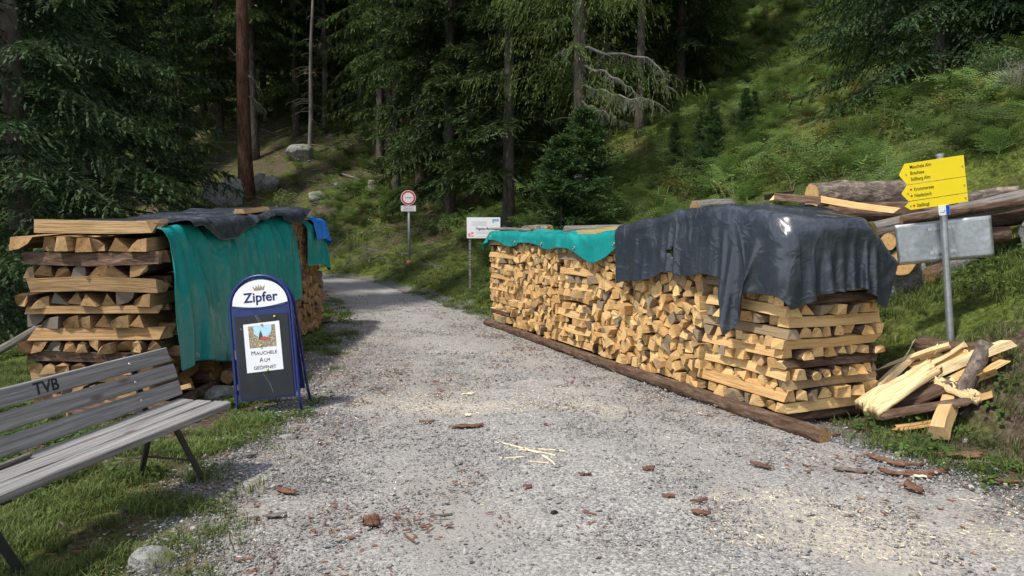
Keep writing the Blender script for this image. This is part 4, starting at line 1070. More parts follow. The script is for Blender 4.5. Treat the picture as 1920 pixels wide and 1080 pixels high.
def clip_poly(P, a, b, c):                            # keep a*x+b*y<=c
    out = []
    for i in range(len(P)):
        p, q = P[i], P[(i + 1) % len(P)]; dp, dq = a * p[0] + b * p[1] - c, a * q[0] + b * q[1] - c
        if dp <= 0: out.append(p)
        if dp * dq < 0: t = dp / (dp - dq); out.append((p[0] + t * (q[0] - p[0]), p[1] + t * (q[1] - p[1])))
    return out
def area_c(P):
    A = cx = cy = 0
    for i in range(len(P)):
        (x0, y0), (x1, y1) = P[i], P[(i + 1) % len(P)]; k = x0 * y1 - x1 * y0; A += k; cx += (x0 + x1) * k; cy += (y0 + y1) * k
    return A / 2, (cx / (3 * A), cy / (3 * A))
def cells(x0, x1, z0, ztop, spacing, seed, relax=1):
    rs = np.random.RandomState(seed); n = int((x1 - x0) * (ztop - z0) / spacing ** 2); pts = []
    while len(pts) < n:
        c = [(rs.uniform(x0, x1), rs.uniform(z0, ztop)) for _ in range(8)]
        pts.append(max(c, key=lambda p: min([(p[0] - q[0]) ** 2 + (p[1] - q[1]) ** 2 for q in pts] or [1])) if len(pts) > 0 else c[0])
    for it in range(relax + 1):
        res = []
        A = np.array(pts)
        for i, p in enumerate(pts):
            P = [(x0, z0), (x1, z0), (x1, ztop), (x0, ztop)]
            for j in np.argsort(((A - p) ** 2).sum(1))[1:18]:
                q = A[j]; P = clip_poly(P, q[0] - p[0], q[1] - p[1], (q[0] ** 2 + q[1] ** 2 - p[0] ** 2 - p[1] ** 2) / 2)
                if len(P) < 3: break
            res.append(P)
        if it < relax: pts = [tuple(np.array(p) * .4 + np.array(area_c(P)[1]) * .6) if len(P) > 2 else p for p, P in zip(pts, res)]
    return [P for P in res if len(P) > 2]

def woodlook(t, poly_n, bark): return ("grey weathered" if t > .88 else "dark brownish" if t < .12 else "golden" if t > .5 else "pale yellow") + (" half-round" if bark else " wedge-shaped" if poly_n == 3 else " squarish" if poly_n == 4 else " blocky")

def face_section(x0, x1, z0, ztop, spacing, seed, origin, u, v_, L, wood, zone, side, group, drop=.6, topfn=None):
    rs = np.random.RandomState(seed)
    for P in cells(x0, x1, z0, ztop, spacing, seed):
        A, c = area_c(P)
        if topfn and max(q[1] for q in P) > topfn(c[0]) + .03: continue
        # merge very short edges
        Q = [P[i] for i in range(len(P)) if math.dist(P[i], P[i - 1]) > .022]
        if len(Q) < 3: continue
        if len(Q) > 4 and rs.rand() < drop:
            ar = [abs(area_c([Q[i - 1], Q[i], Q[(i + 1) % len(Q)]])[0]) for i in range(len(Q))]; Q.pop(int(np.argmin(ar)))
        if len(Q) > 4 and rs.rand() < drop * .6:
            ar = [abs(area_c([Q[i - 1], Q[i], Q[(i + 1) % len(Q)]])[0]) for i in range(len(Q))]; Q.pop(int(np.argmin(ar)))
        edges = [0] * len(Q); bark = rs.rand() < .58
        if bark:                                      # one side keeps its round barky back
            i = rs.randint(len(Q)); a, b = Q[i], Q[(i + 1) % len(Q)]; m = ((a[0] + b[0]) / 2, (a[1] + b[1]) / 2); l = math.dist(a, b)
            nx, nz = (b[1] - a[1]) / l, -(b[0] - a[0]) / l
            aa = (a[0] * .9 + c[0] * .1, a[1] * .9 + c[1] * .1); bb = (b[0] * .9 + c[0] * .1, b[1] * .9 + c[1] * .1)
            k1 = (m[0] * .5 + aa[0] * .5 + nx * l * .05, m[1] * .5 + aa[1] * .5 + nz * l * .05); k2 = (m[0] * .5 + bb[0] * .5 + nx * l * .05, m[1] * .5 + bb[1] * .5 + nz * l * .05)
            Q = Q[:i] + [aa, k1, k2, bb] + Q[i + 2:] if i + 1 < len(Q) else [bb] + Q[1:i] + [aa, k1, k2]
            edges = [0] * len(Q)
            for e in range(len(Q)):
                q, r_ = Q[e], Q[(e + 1) % len(Q)]
                if (q in (aa, k1, k2)) and (r_ in (k1, k2, bb)): edges[e] = 1
        sh = rs.uniform(.86, .975); A, c = area_c(Q); loc2 = [((x - c[0]) * sh, (z - c[1]) * sh) for x, z in Q]
        if area_c(loc2)[0] < .0012: continue
        l = L * rs.uniform(.93, 1.02); pro = rs.normal(0, .022) + (.05 if rs.rand() < .07 else 0) - (.04 if rs.rand() < .08 else 0); pro = min(pro, .0) if c[1] > .95 else pro
        m = frame(v_, origin + u * c[0] + v_ * (l / 2 - pro) + Vector((0, 0, c[1])), rs.normal(0, .012), rs.normal(0, .012))
        t = rs.rand(); zr = "upper" if c[1] > .95 else "middle" if c[1] > .5 else "lower"
        lb = f"{woodlook(t, len(P), bark)} billet end, @{c[1]:.3f},{c[0]:.3f}@{zone(c[0])}"
        billet(loc2, edges, l, m, wood, lb, group, rs, t, skew=.010)

def crib(z_list, origin, u, v_, Lu, Lv, first, wood, seed, zone, group, nv=8, nu=8, u_span=(0, 1.0), only_u=None, spans=None):
    """alternate layers: v-logs (ends towards the road) and u-logs (ends towards the near end)"""
    rs = np.random.RandomState(seed); rows = len(z_list); nth = ["first", "second", "third", "fourth", "fifth", "sixth", "seventh", "eighth", "ninth", "tenth", "eleventh", "twelfth", "thirteenth", "fourteenth", "fifteenth", "sixteenth"]
    for r_, (z0, z1) in enumerate(z_list):
        h = z1 - z0; isv = (r_ + first) % 2 == 0
        span = (u_span[1] - u_span[0]) if isv else Lv
        x = 0; items = []
        while x < span - .05:
            w = min(h * rs.uniform(.85, 1.75), span - x) if not isv else min(h * rs.uniform(1.0, 1.8), span - x)
            if w < .06: break
            items.append((x, w)); x += w + rs.uniform(.0, .022)
        if isv and items: items[0] = (items[0][0] - .0, items[0][1])
        for q, (x, w) in enumerate(items):
            if not isv and only_u is not None and q >= only_u: continue
            kd = ("trap" if q == 0 else rs.choice(["half", "wedge", "quarter", "trap", "trap", "round"], p=[.3, .2, .15, .2, .1, .05])) if not isv else rs.choice(["trap", "half"], p=[.88, .12])
            hh = h * (rs.uniform(.82, 1.0) if not isv else rs.uniform(.9, 1.0)); poly, e = cs_shape(kd, w * .97, hh, rs)
            zmin = min(p_[1] for p_ in poly); poly = [(a, b - zmin - h / 2 + .001) for a, b in poly]; zmx = max(p_[1] for p_ in poly)
            if zmx > h / 2: poly = [(a, -h / 2 + (b + h / 2) * h / (zmx + h / 2) * .99) for a, b in poly]
            t = rs.rand(); look = ("grey weathered" if t > .88 else "dark brownish" if t < .12 else "golden" if t > .5 else "pale yellow")
            row = nth[r_] + " layer up"
            if isv:
                c = origin + u * (u_span[0] + x + w / 2) + v_ * (Lv / 2 + rs.normal(0, .02) * (z0 < 1.1) + .02 * (z0 > 1.1)) + Vector((0, 0, z0 + h / 2))
                m = frame(v_, c, rs.normal(0, .006), rs.normal(0, .01)); l = Lv * rs.uniform(.94, 1.05)
                if q == 0: lb = f"long {look} crosswise log, {row}, {zone}"
                else: lb = f"{look} log {['', 'second', 'third', 'fourth', 'fifth', 'sixth', 'seventh', 'eighth', 'ninth', 'tenth', 'eleventh', 'twelfth'][q]} from the front, {row}, {zone}"
            else:
                c = origin + u * (u_span[0] + Lu / 2 + rs.normal(0, .02) * (z0 < 1.1) + .02 * (z0 > 1.1)) + v_ * (x + w / 2) + Vector((0, 0, z0 + h / 2))
                m = frame(u, c, rs.normal(0, .006), rs.normal(0, .012)); l = Lu * rs.uniform(.95, 1.05)
                lb = f"{look} {'half-round' if kd == 'half' else 'split'} billet {nth[q]} from left, {row}, {zone}"
            billet(poly, e, l, m, wood, lb, None, rs, t, skew=.014)

def layers(z0, z1, h0, seed):
    rs = np.random.RandomState(seed); out = []; z = z0
    while z < z1 - .05:
        h = h0 * rs.uniform(.85, 1.2); out.append((z, min(z + h, z1 + .02))); z += h
    return out
# right woodpile
PZ = .115
ztop_r = lambda t: float(np.interp(t, [0, .6, 1.2, 2.3, 3.2, 6.2], [1.58, 1.64, 1.62, 1.50, 1.40, 1.38]))
crib(layers(PZ, 1.30, .088, 1), PA, PU, PV, 1.0, 1.0, 0, "fresh", 11, "right woodpile's near end", None)
zone_r = lambda t: "from the foil tip, right woodpile"
gr = "split billet ends in the road side of the right woodpile"
face_section(1.02, 3.02, PZ - .01, 1.50, .100, 21, PA, PU, PV, 1.0, "fresh", zone_r, 0, gr, topfn=lambda t: ztop_r(t) - .05)
crib(layers(PZ, 1.40, .086, 2), PA + PU * 3.04, PU, PV, .86, 1.0, 1, "fresh", 12, "right woodpile's crossed middle", None, u_span=(0, .86), only_u=2)
face_section(3.92, 5.30, PZ - .01, 1.42, .102, 22, PA, PU, PV, 1.0, "fresh", zone_r, 0, gr, topfn=lambda t: ztop_r(t) - .02)
crib(layers(PZ, 1.38, .086, 3), PA + PU * 5.32, PU, PV, .92, 1.0, 0, "fresh", 13, "right woodpile's far end", None, u_span=(0, .92), only_u=2)

# left woodpile: near end towards the camera, long side towards the road
LA = Vector((-2.88, 6.02, 0)); LU = Vector((0, 1, 0)); LV = Vector((-1, 0, 0))
zl = [(.08, .18), (.18, .27), (.27, .355), (.355, .445), (.445, .535), (.535, .63), (.63, .73), (.73, .845), (.845, .91), (.91, 1.02), (1.02, 1.135), (1.135, 1.25), (1.25, 1.355), (1.355, 1.475)]
def crib_left():
    rs = np.random.RandomState(31); nth = ["first", "second", "third", "fourth", "fifth", "sixth", "seventh"]
    N_ = len(zl); nth2 = ["first", "second", "third", "fourth", "fifth", "sixth", "seventh", "eighth", "ninth", "tenth", "eleventh"]
    for r_, (z0, z1) in enumerate(zl):
        h = z1 - z0; long_ = r_ % 2 == 0; up = N_ - 1 - r_
        row = (["top", "second", "third", "fourth", "fifth", "sixth", "seventh", "eighth"][up] + " layer from top") if up < 8 else nth[r_] + " layer from bottom"
        if long_:
            y = 0
            for q in range(4):
                w = rs.uniform(.10, .15); poly, e = cs_shape(rs.choice(["trap", "half", "quarter"]), w, h * .97, rs); t = rs.uniform(.02, .9); e = [1] * len(poly) if r_ in (4, 12) and q == 0 else e
                zm = min(b for a, b in poly); sc = h * .98 / (max(b for a, b in poly) - zm); poly = [(a, (b - zm) * sc - h / 2) for a, b in poly]
                l = rs.uniform(1.02, 1.12); c = Vector((-3.44 + rs.normal(0, .025), 6.02 + .07 + [0, .25, .55, .9][q], z0 + h / 2))
                billet(poly, e, l, frame((1, 0, 0), c, rs.normal(0, .008), rs.normal(0, .012)), "aged", f"long split log, {['foremost', 'second', 'third', 'rearmost'][q]} in the {row}, left woodpile's near end", None, rs, t)
        else:
            x = -4.03 + rs.uniform(0, .06); q = 0
            while x < -2.96:
                w = h * rs.uniform(.85, 1.45)
                if x + w > -2.84: break
                kd = rs.choice(["half", "wedge", "trap", "quarter", "half", "quarter"]); poly, e = cs_shape(kd, w * 1.0, h * rs.uniform(.9, 1), rs)
                zm = min(b for a, b in poly); mx = max(b for a, b in poly) - zm; sc = min(1, h * .98 / mx); poly = [(a, (b - zm) * sc - h / 2) for a, b in poly]; t = rs.rand()
                look = ("grey weathered" if t > .88 else "dark" if t < .12 else "tan")
                billet(poly, e, rs.uniform(.95, 1.05), frame((0, 1, 0), Vector((x + w / 2, 6.02 + .5 + rs.normal(0, .035), z0 + h / 2 + rs.normal(0, .004))), rs.normal(0, .008), rs.normal(0, .015)), "aged",
                       f"{look} billet end, {nth2[q]} from left, {row}, left woodpile", None, rs, t)
                x += w + rs.uniform(-.004, .014); q += 1
crib_left()
zoneL = lambda t: "along, left woodpile's road side"
face_section(1.04, 3.5, .04, .66, .15, 32, LA, LU, LV, 1.05, "aged", zoneL, 0, "billet ends at the foot of the left woodpile's road side")
face_section(3.5, 5.2, .04, 1.62, .11, 33, LA, LU, LV, 1.05, "aged", zoneL, 0, "billet ends in the far road side of the left woodpile")

BILLETS.sort(key=lambda b: b[0])
import re
ORD = "first second third fourth fifth sixth seventh eighth ninth tenth eleventh twelfth thirteenth fourteenth fifteenth sixteenth seventeenth eighteenth nineteenth twentieth".split()
TENS = "twenty thirty forty fifty sixty".split()
def ordw(i): return ORD[i] if i < 20 else (TENS[(i + 1) // 10 - 2] + ("-" + ORD[(i + 1) % 10 - 1] if (i + 1) % 10 else "th"))
_rows = {}
for k, b in enumerate(BILLETS):                       # number the billets of a face by course and by place in the course
    q = re.search(r"@([\d.]+),([\d.]+)@(.*)", b[8])
    if q: _rows.setdefault((q[3], int((float(q[1]) - .04) / .102)), []).append((float(q[2]), k))
for (zn, r_), L_ in _rows.items():
    for n_, (x, k) in enumerate(sorted(L_)):
        b = list(BILLETS[k]); b[8] = b[8][:b[8].index("@")] + f"{ORD[r_]} course, {ordw(n_)} {zn}"; BILLETS[k] = tuple(b)
_seen = {}
nbig = 0
for i, (dist, V, Fc, mi, G, t, m, wood, lb, gp) in enumerate(BILLETS[:300]):
    me = mesh("firewood_billet", V, Fc, WOOD[wood], mi, False, {"gco": np.array(G), "tint": np.full(len(V), t)})
    o = obj("firewood_billet", me, mat=m); tag(o, lb, "firewood", gp)
    _seen.setdefault(lb, []).append(o)
for lb, os_ in _seen.items():
    if len(os_) > 1:
        for o in os_:
            if "group" not in o: o["group"] = "firewood billets: " + lb
for wood in ("fresh", "aged"):
    V = []; Fc = []; mi = []; G = []; T = []
    for b in BILLETS[300:]:
        if b[7] != wood: continue
        k = len(V); V += [tuple(b[6] @ Vector(p)) for p in b[1]]; Fc += [tuple(k + i for i in f) for f in b[2]]; mi += b[3]; G += b[4]; T += [b[5]] * len(b[1])
    if V:
        o = obj("stacked_firewood", mesh("stacked_firewood", V, Fc, WOOD[wood], mi, False, {"gco": np.array(G), "tint": np.array(T)}))
        tag(o, "the farther split billets stacked in the " + ("right woodpile" if wood == "fresh" else "left woodpile"), kind="stuff")
print("billets", len(BILLETS))

# logs the right pile rests on
def pl(t, v, z): return PA + PU * t + PV * v + Vector((0, 0, z))
cut_log("base_log", "barky round log under the right pile, nearest one with its sawn end showing", pl(-.42, .0, .055), pl(2.3, -.07, .045), .066, ["bark", "aged_end_grain"], 5)
cut_log("base_log", "long barky log lying under the road side of the right woodpile, farther one", pl(2.36, -.06, .05), pl(6.3, -.04, .045), .060, ["bark", "aged_end_grain"], 6)
cut_log("base_log", "dark barky log lying crosswise under the near end of the right woodpile", pl(.09, .06, .06), pl(.05, 1.12, .07), .052, ["bark", "end_grain"], 7)
cut_log("base_log", "dark log under the back of the right woodpile near its end", pl(.0, .93, .055), pl(2.3, .95, .06), .052, ["bark", "end_grain"], 8)
cut_log("base_log", "low dark base log at the foot of the left woodpile beside the board", (-2.86, 6.1, .03), (-2.86, 9.5, .03), .05, ["bark", "aged_end_grain"], 9)

# ------------------------------------------------------------------ tarpaulins: small cloth simulation over the piles
def cloth(P, F0, collide, steps=160, pins=None, iters=8, bend=.25, comp=1.03):
    P = P.copy(); Q = P.copy(); nx, ny = P.shape[:2]; g = np.array([0, 0, -9.8 * .0004]); P0 = P.copy()
    def R_(A, B): return np.linalg.norm(A - B, axis=-1, keepdims=True) * comp
    C_ = []
    for a in (0, 1):
        n = (nx - a) // 2; C_.append(((slice(a, a + 2 * n, 2), slice(None)), (slice(a + 1, a + 2 * n, 2), slice(None)), 1.0, 0))
        n = (ny - a) // 2; C_.append(((slice(None), slice(a, a + 2 * n, 2)), (slice(None), slice(a + 1, a + 2 * n, 2)), 1.0, 0))
    for a in (0, 1):
        n = (nx - a) // 2
        C_.append(((slice(a, a + 2 * n, 2), slice(0, -1)), (slice(a + 1, a + 2 * n, 2), slice(1, None)), .4, 0)); C_.append(((slice(a, a + 2 * n, 2), slice(1, None)), (slice(a + 1, a + 2 * n, 2), slice(0, -1)), .4, 0))
    for a in range(4):
        m = len(range(a + 2, nx, 4)); C_.append(((slice(a, a + 4 * m - 3 if m else a, 4), slice(None)), (slice(a + 2, None, 4), slice(None)), bend, 1))
        m = len(range(a + 2, ny, 4)); C_.append(((slice(None), slice(a, a + 4 * m - 3 if m else a, 4)), (slice(None), slice(a + 2, None, 4)), bend, 1))
    C_ = [(A, B, k, o, R_(F0[A], F0[B])) for A, B, k, o in C_]
    for s in range(steps):
        vel = (P - Q) * .96; Q = P.copy(); P += vel + g
        for it in range(iters):
            for A, B, k, o, r in C_:
                if o and it % 2: continue
                d = P[B] - P[A]; l = np.linalg.norm(d, axis=-1, keepdims=True) + 1e-9; c = d * ((l - r) / l * .5 * k); P[A] += c; P[B] -= c
            if pins is not None: P[pins] = P0[pins]
        N_ = collide(P); hit = (np.abs(N_ - P).sum(-1, keepdims=True) > 1e-7); P = N_; Q = np.where(hit, Q * .35 + P * .65, Q)
    return P

def box_collide(org, u, v, tr, vr, top, m=.034, lump=.02, seed=0, slope=0.0):
    org, u, v = np.array(org), np.array(u), np.array(v)
    def f(P):
        d = P - org; t = d @ u; s = d @ v; z = P[..., 2]
        ln = lump * vnoise(t * 1.0 + s * .7, z + s * .5, 6.5, seed, 2)
        tp = top(t, s) + m + .8 * ln; sl_ = slope * np.clip(tp - z, 0, .7); lo_t, hi_t, lo_s, hi_s = tr[0] - m - ln, tr[1] + m + ln, vr[0] - m - ln - sl_, vr[1] + m + ln
        pens = np.stack([tp - z, t - lo_t, hi_t - t, s - lo_s, hi_s - s], -1); ins = pens.min(-1) > 0
        pens[..., 0] *= .7
        k = pens.argmin(-1); nt, ns, nz_ = t.copy(), s.copy(), z.copy()
        nz_ = np.where(ins & (k == 0), tp, nz_); nt = np.where(ins & (k == 1), lo_t, nt); nt = np.where(ins & (k == 2), hi_t, nt)
        ns = np.where(ins & (k == 3), lo_s, ns); ns = np.where(ins & (k == 4), hi_s, ns)
        out = org + nt[..., None] * u + ns[..., None] * v; out[..., 2] = np.maximum(nz_, .02); return out
    return f

def sheet(t0, t1, s0, s1, step, org, u, v, zf, seed=0, up=.05, pin=None, nib=0.0, flare=0.0):
    """flat sheet laid above the pile; s0 may be a function of t (a cut or torn hem)"""
    sm = s0 if not callable(s0) else float(np.min(s0(np.linspace(t0, t1, 50)))) * .8
    nt, ns = int((t1 - t0) / step) + 1, int((s1 - sm) / step) + 1
    T, B = np.meshgrid(np.linspace(t0, t1, nt), np.linspace(0, 1, ns), indexing="ij")
    if flare: T = T + flare * sstep(.45, .62, B) * np.clip(1 - (T - t0) / .5, 0, 1)
    if nib: T = T + nib * np.clip(1 - B / .5, 0, 1) ** 1.5 * np.clip(1 - (T - t0) / .5, 0, 1)
    S0 = s0(T) if callable(s0) else s0
    S = S0 * (1 - B) + s1 * B
    Z = zf(T, S) + up + .05 * vnoise(T, S, 3.0, seed + 5, 3) + .02 * vnoise(T, S, 9, seed + 6, 2)
    org, u, v = np.array(org), np.array(u), np.array(v)
    P = org + T[..., None] * u + S[..., None] * v; F0 = P.copy(); F0[..., 2] = 0; P[..., 2] = Z
    return P, F0, (pin(T, S) if pin else None)

def cloth_obj(name, P, mat, label, cat="tarpaulin", cut=None, thick=.002, sub=1):
    nx, ny = P.shape[:2]; V = P.reshape(-1, 3); Fc = grid_faces(nx, ny)
    if cut is not None:
        cc = V[Fc].mean(1); Fc = Fc[~cut(cc)]
    me = mesh(name, V, Fc, mat, smooth=True); o = obj(name, me)
    if sub: m_ = o.modifiers.new("smooth", "SUBSURF"); m_.levels = m_.render_levels = sub
    m_ = o.modifiers.new("thickness", "SOLIDIFY"); m_.thickness = thick; m_.offset = 1
    tag(o, label, cat); return o

A_, U_, V_ = np.array(PA), np.array(PU), np.array(PV)
topR = lambda t, s: np.interp(t, [-.1, .25, .7, 1.3, 2.3, 3.0, 6.3], [1.56, 1.64, 1.69, 1.66, 1.52, 1.42, 1.42]) - .08 * sstep(.85, 1.05, s) - .22 * sstep(.72, 1.05, s) * sstep(.8, .0, t)
colR = box_collide(PA, PU, PV, (-.03, 6.26), (-.01, 1.03), topR, seed=3)
# green sheet first
P, F0, pn = sheet(2.05, 6.42, lambda t: -.15 - .13 * np.clip(1 - np.abs(t - 3.0) / .9, 0, 1) - .035 * np.sin(t * 5), 1.30, .055, PA, PU, PV, topR, 4, .05, lambda T, S: (S > .3) & (S < .8) & (T < 6.1))
P = cloth(P, F0, colR, 130, pn, bend=.12, comp=1.035)
cloth_obj("green_tarp", P, "green_tarp", "small green tarpaulin over the far half of the right woodpile, short wavy overhang", sub=2)
GR = P
colR2 = box_collide(PA, PU, PV, (-.04, 6.27), (-.035, 1.04), lambda t, s: topR(t, s) + .012, seed=3, lump=.03)
hem = lambda t: -.46 - .44 * np.clip(1 - np.abs(t - .42) / .26, 0, 1) + .36 * sstep(.22, -.05, t) + .02 * np.sin(t * 9)
P, F0, pn = sheet(-.44, 2.42, hem, 1.20, .036, PA, PU, PV, topR, 9, .045, lambda T, S: (S > .25) & (S < .80) & (T > .25) & (T < 2.3) & (np.sin(T * 5) + np.sin(S * 9) > .4), .34)
P = cloth(P, F0, colR2, 230, pn, bend=.035, iters=10, comp=1.05)
hole = np.array(PA + PU * 1.38 + PV * -.05 + Vector((0, 0, 1.315)))
def cut(cc):
    d = cc - hole; a = np.arctan2(d[:, 2], d @ U_); r_ = np.hypot(d @ U_, d[:, 2]); side = (cc - A_) @ V_ < .2
    return side & (r_ < .050 + .018 * np.sin(a * 3 + 1) + .010 * np.sin(a * 7))
cloth_obj("black_foil", P, "black_foil", "glossy black plastic foil over the near half of the right woodpile, hanging to a tip", "plastic sheet", cut, sub=2)
BF = P

LA_ = Vector((-2.88, 6.0, 0))
topL = lambda t, s: np.interp(t, [0, .9, 2.5, 4.4, 5.2], [1.49, 1.52, 1.60, 1.70, 1.66]) + 0 * s
colL = box_collide(LA_, LU, LV, (.01, 5.15), (-.02, 1.13), topL, seed=8, lump=.06, slope=.09)
P, F0, pn = sheet(-.02, 3.6, lambda t: -1.02 - .22 * sstep(.1, 1.6, t) + .30 * sstep(2.5, 3.5, t), .62, .05, LA_, LU, LV, topL, 14, .04, lambda T, S: S > .12, flare=.20)
P = cloth(P, F0, colL, 300, pn, bend=.15, comp=1.02)
TL = P
cloth_obj("green_tarp", P, "green_tarp", "big teal tarpaulin hanging down the road side of the left woodpile", sub=2)
colL2 = box_collide(LA_, LU, LV, (.25, 5.2), (-.065, 1.16), lambda t, s: topL(t, s) + .035 + .02 * np.abs(vnoise(t, s, 2.5, 5, 2)), seed=8, lump=.06, slope=.09)
P, F0, pn = sheet(.50, 4.6, lambda t: -.20 + .05 * np.sin(t * 3) + .07 * sstep(1.0, 1.6, t), 1.50, .045, LA_, LU, LV, topL, 15, .08, lambda T, S: (np.abs(np.sin(T * 2.2)) > .8) & (np.abs(S - .5) < .25))
P = cloth(P, F0, colL2, 200, pn, bend=.06, comp=1.07)
cloth_obj("black_foil", P, "black_foil", "crumpled black plastic foil lying over the top of the left woodpile", "plastic sheet", sub=2)
# loose ends beyond
P, F0, pn = sheet(4.2, 5.4, -.55, .35, .05, LA_, LU, LV, topL, 16, -.08, lambda T, S: S > .15)
colL3 = box_collide(LA_, LU, LV, (4.0, 5.22), (-.05, 1.13), lambda t, s: topL(t, s) - .14, seed=9, lump=.03)
P = cloth(P, F0, colL3, 150, pn, bend=.1, comp=1.04)
cloth_obj("green_tarp", P, "green_tarp", "dark green tarpaulin flap at the far corner of the left woodpile")
P, F0, pn = sheet(4.5, 5.35, -.33, .45, .05, LA_, LU, LV, topL, 17, .0, lambda T, S: S > .1)
colL4 = box_collide(LA_, LU, LV, (4.0, 5.24), (-.08, 1.13), lambda t, s: topL(t, s) - .08, seed=19, lump=.05)
P = cloth(P, F0, colL4, 120, pn, bend=.1, comp=1.09)
cloth_obj("blue_tarp", P, "blue_tarp", "small bright blue tarpaulin bundle on the far corner of the left woodpile")
# eyelets of the left green tarp
def eyelet(c, nrm, r=.016, label="metal eyelet"):
    mb = MB(); n = Vector(nrm).normalized(); a = n.orthogonal().normalized(); b = n.cross(a); ring = [Vector(c) + (a * math.cos(t) + b * math.sin(t)) * r for t in np.linspace(0, 2 * PI, 13)]
    mb.tube(ring, .005, 5, caps=False); return mb
_gt = [o for o in bpy.data.objects if o.name.startswith("green_tarp")]
for o, P, idx in ((_gt[1], TL, [(int(TL.shape[0] * k), 1) for k in (.12, .38, .64, .9)]), (_gt[0], GR, [(int(GR.shape[0] * k), 1) for k in (.1, .3, .5, .7, .9)])):
    for i, j in idx:
        p = P[i, j]; e1 = P[i + 1, j] - P[i - 1, j]; e2 = P[i, j + 1] - P[i, j - 1]; n = np.cross(e1, e2); n /= np.linalg.norm(n)
        cc = Vector((0, 0, 1.6)) - Vector(p); n = Vector(n); n = n if n.dot(cc) > 0 else -n
        eyelet(Vector(p) + n * .006, n).build("eyelet", ["bolt_metal"], o, smooth=True)

# ------------------------------------------------------------------ wood lying on the tarpaulins and on the ground
def stick(name, label, p0, p1, w, h, kind, mats, seed, tint=.5, cat="firewood", skew=.02, bow=.01, roll=0):
    rs = np.random.RandomState(seed); p0, p1 = Vector(p0), Vector(p1); ax = p1 - p0; L = ax.length; poly, e = cs_shape(kind, w, h, rs); n = len(poly); K = 5; V = []; G = []; Fc = []; mi = []
    s0, s1 = rs.normal(0, skew, n), rs.normal(0, skew, n); ph = rs.uniform(0, 6, 2)
    for k in range(K):
        f = k / (K - 1)
        for i, (y, z) in enumerate(poly):
            jx = s0[i] if k == 0 else s1[i] if k == K - 1 else 0; sc = 1 - .12 * f + rs.normal(0, .02)
            V.append(((f - .5) * L + jx, y * sc + bow * math.sin(f * 4 + ph[0]), z * sc + bow * math.sin(f * 3 + ph[1]))); G.append((f * L + seed, y, z))
    for k in range(K - 1):
        for i in range(n): Fc.append((k * n + i, k * n + (i + 1) % n, (k + 1) * n + (i + 1) % n, (k + 1) * n + i)); mi.append(2 if e[i] else 1)
    Fc.append(tuple(range(n))[::-1]); Fc.append(tuple((K - 1) * n + i for i in range(n))); mi += [0, 0]
    me = mesh(name, V, Fc, mats, mi, False, {"gco": np.array(G), "tint": np.full(len(V), tint)})
    a = ax.normalized(); up = Vector((0, 0, 1)); y = up.cross(a).normalized(); z = a.cross(y); m = Matrix.Translation((p0 + p1) / 2) @ Matrix((a, y, z)).transposed().to_4x4() @ Matrix.Rotation(roll, 4, "X")
    o = obj(name, me, mat=m); tag(o, label, cat); return o
FW, AW = WOOD["fresh"], WOOD["aged"]; PW = ["weathered_pole", "weathered_pole", "weathered_pole"]
def topz(t, s): return float(topR(np.array(t), np.array(s))) + .05
# on the left pile
stick("split_log", "thick pale half log lying on top of the left woodpile's near end", (-3.84, 6.08, 1.555), (-2.95, 6.12, 1.56), .17, .115, "trap", AW, 41, .75)
stick("split_log", "second split log behind the thick pale one on the left woodpile", (-3.70, 6.33, 1.56), (-2.95, 6.36, 1.58), .13, .09, "half", AW, 42, .4)
stick("split_log", "light split board lying on the black foil of the left woodpile", (-2.92, 8.0, 1.70), (-3.0, 9.1, 1.76), .12, .05, "trap", AW, 43, .8)
# on the green tarp of the right pile
stick("thin_pole", "thin grey pole end lying on the right green tarp, leftmost", pl(6.25, .10, topz(6.2, .2)), pl(5.15, .22, topz(5.2, .2) + .01), .06, .05, "round", PW, 44)
stick("bark_log", "short barky log piece on the right green tarp beside the thin pole", pl(5.6, .30, topz(5.6, .2) + .03), pl(4.95, .40, topz(5, .2) + .03), .12, .09, "half", ["aged_end_grain", "aged_split_wood", "crust_bark"], 45)
cut_log("bark_log", "grey round log lying on the middle of the right green tarp", pl(4.3, .32, topz(4.3, .3) + .02), pl(3.1, .62, topz(3.1, .3) + .04), .05, ["weathered_pole", "aged_end_grain"], 46)
stick("split_log", "pale split log lying on the right green tarp nearest the black foil", pl(3.5, .12, topz(3.5, .1)), pl(2.55, .40, topz(2.6, .3) + .01), .13, .06, "trap", FW, 47, .7)
# on the black foil
stick("bark_slab", "reddish split slab lying on the black foil's ridge, left one", pl(.75, .55, 1.80), pl(.28, .86, 1.75), .16, .07, "half", ["end_grain", "split_wood", "bark"], 48, .3)
stick("bark_slab", "golden split slab lying on the black foil's ridge, right one", pl(.42, .72, 1.79), pl(-.06, 1.05, 1.68), .13, .055, "trap", FW, 49, .6)
stick("bark_slab", "curled bark chunk standing up at the ridge of the black foil", pl(.95, .60, 1.80), pl(.80, .80, 1.86), .07, .05, "wedge", ["bark", "bark", "bark"], 50)
stick("split_log", "pale split piece poking out behind the black foil's left ridge", pl(2.45, 1.0, 1.60), pl(1.95, 1.15, 1.66), .14, .08, "wedge", FW, 51, .7)
stick("split_log", "orange-toned split piece lying behind the black foil's ridge", pl(2.0, 1.12, 1.68), pl(1.5, 1.2, 1.74), .13, .07, "wedge", FW, 52, .1)

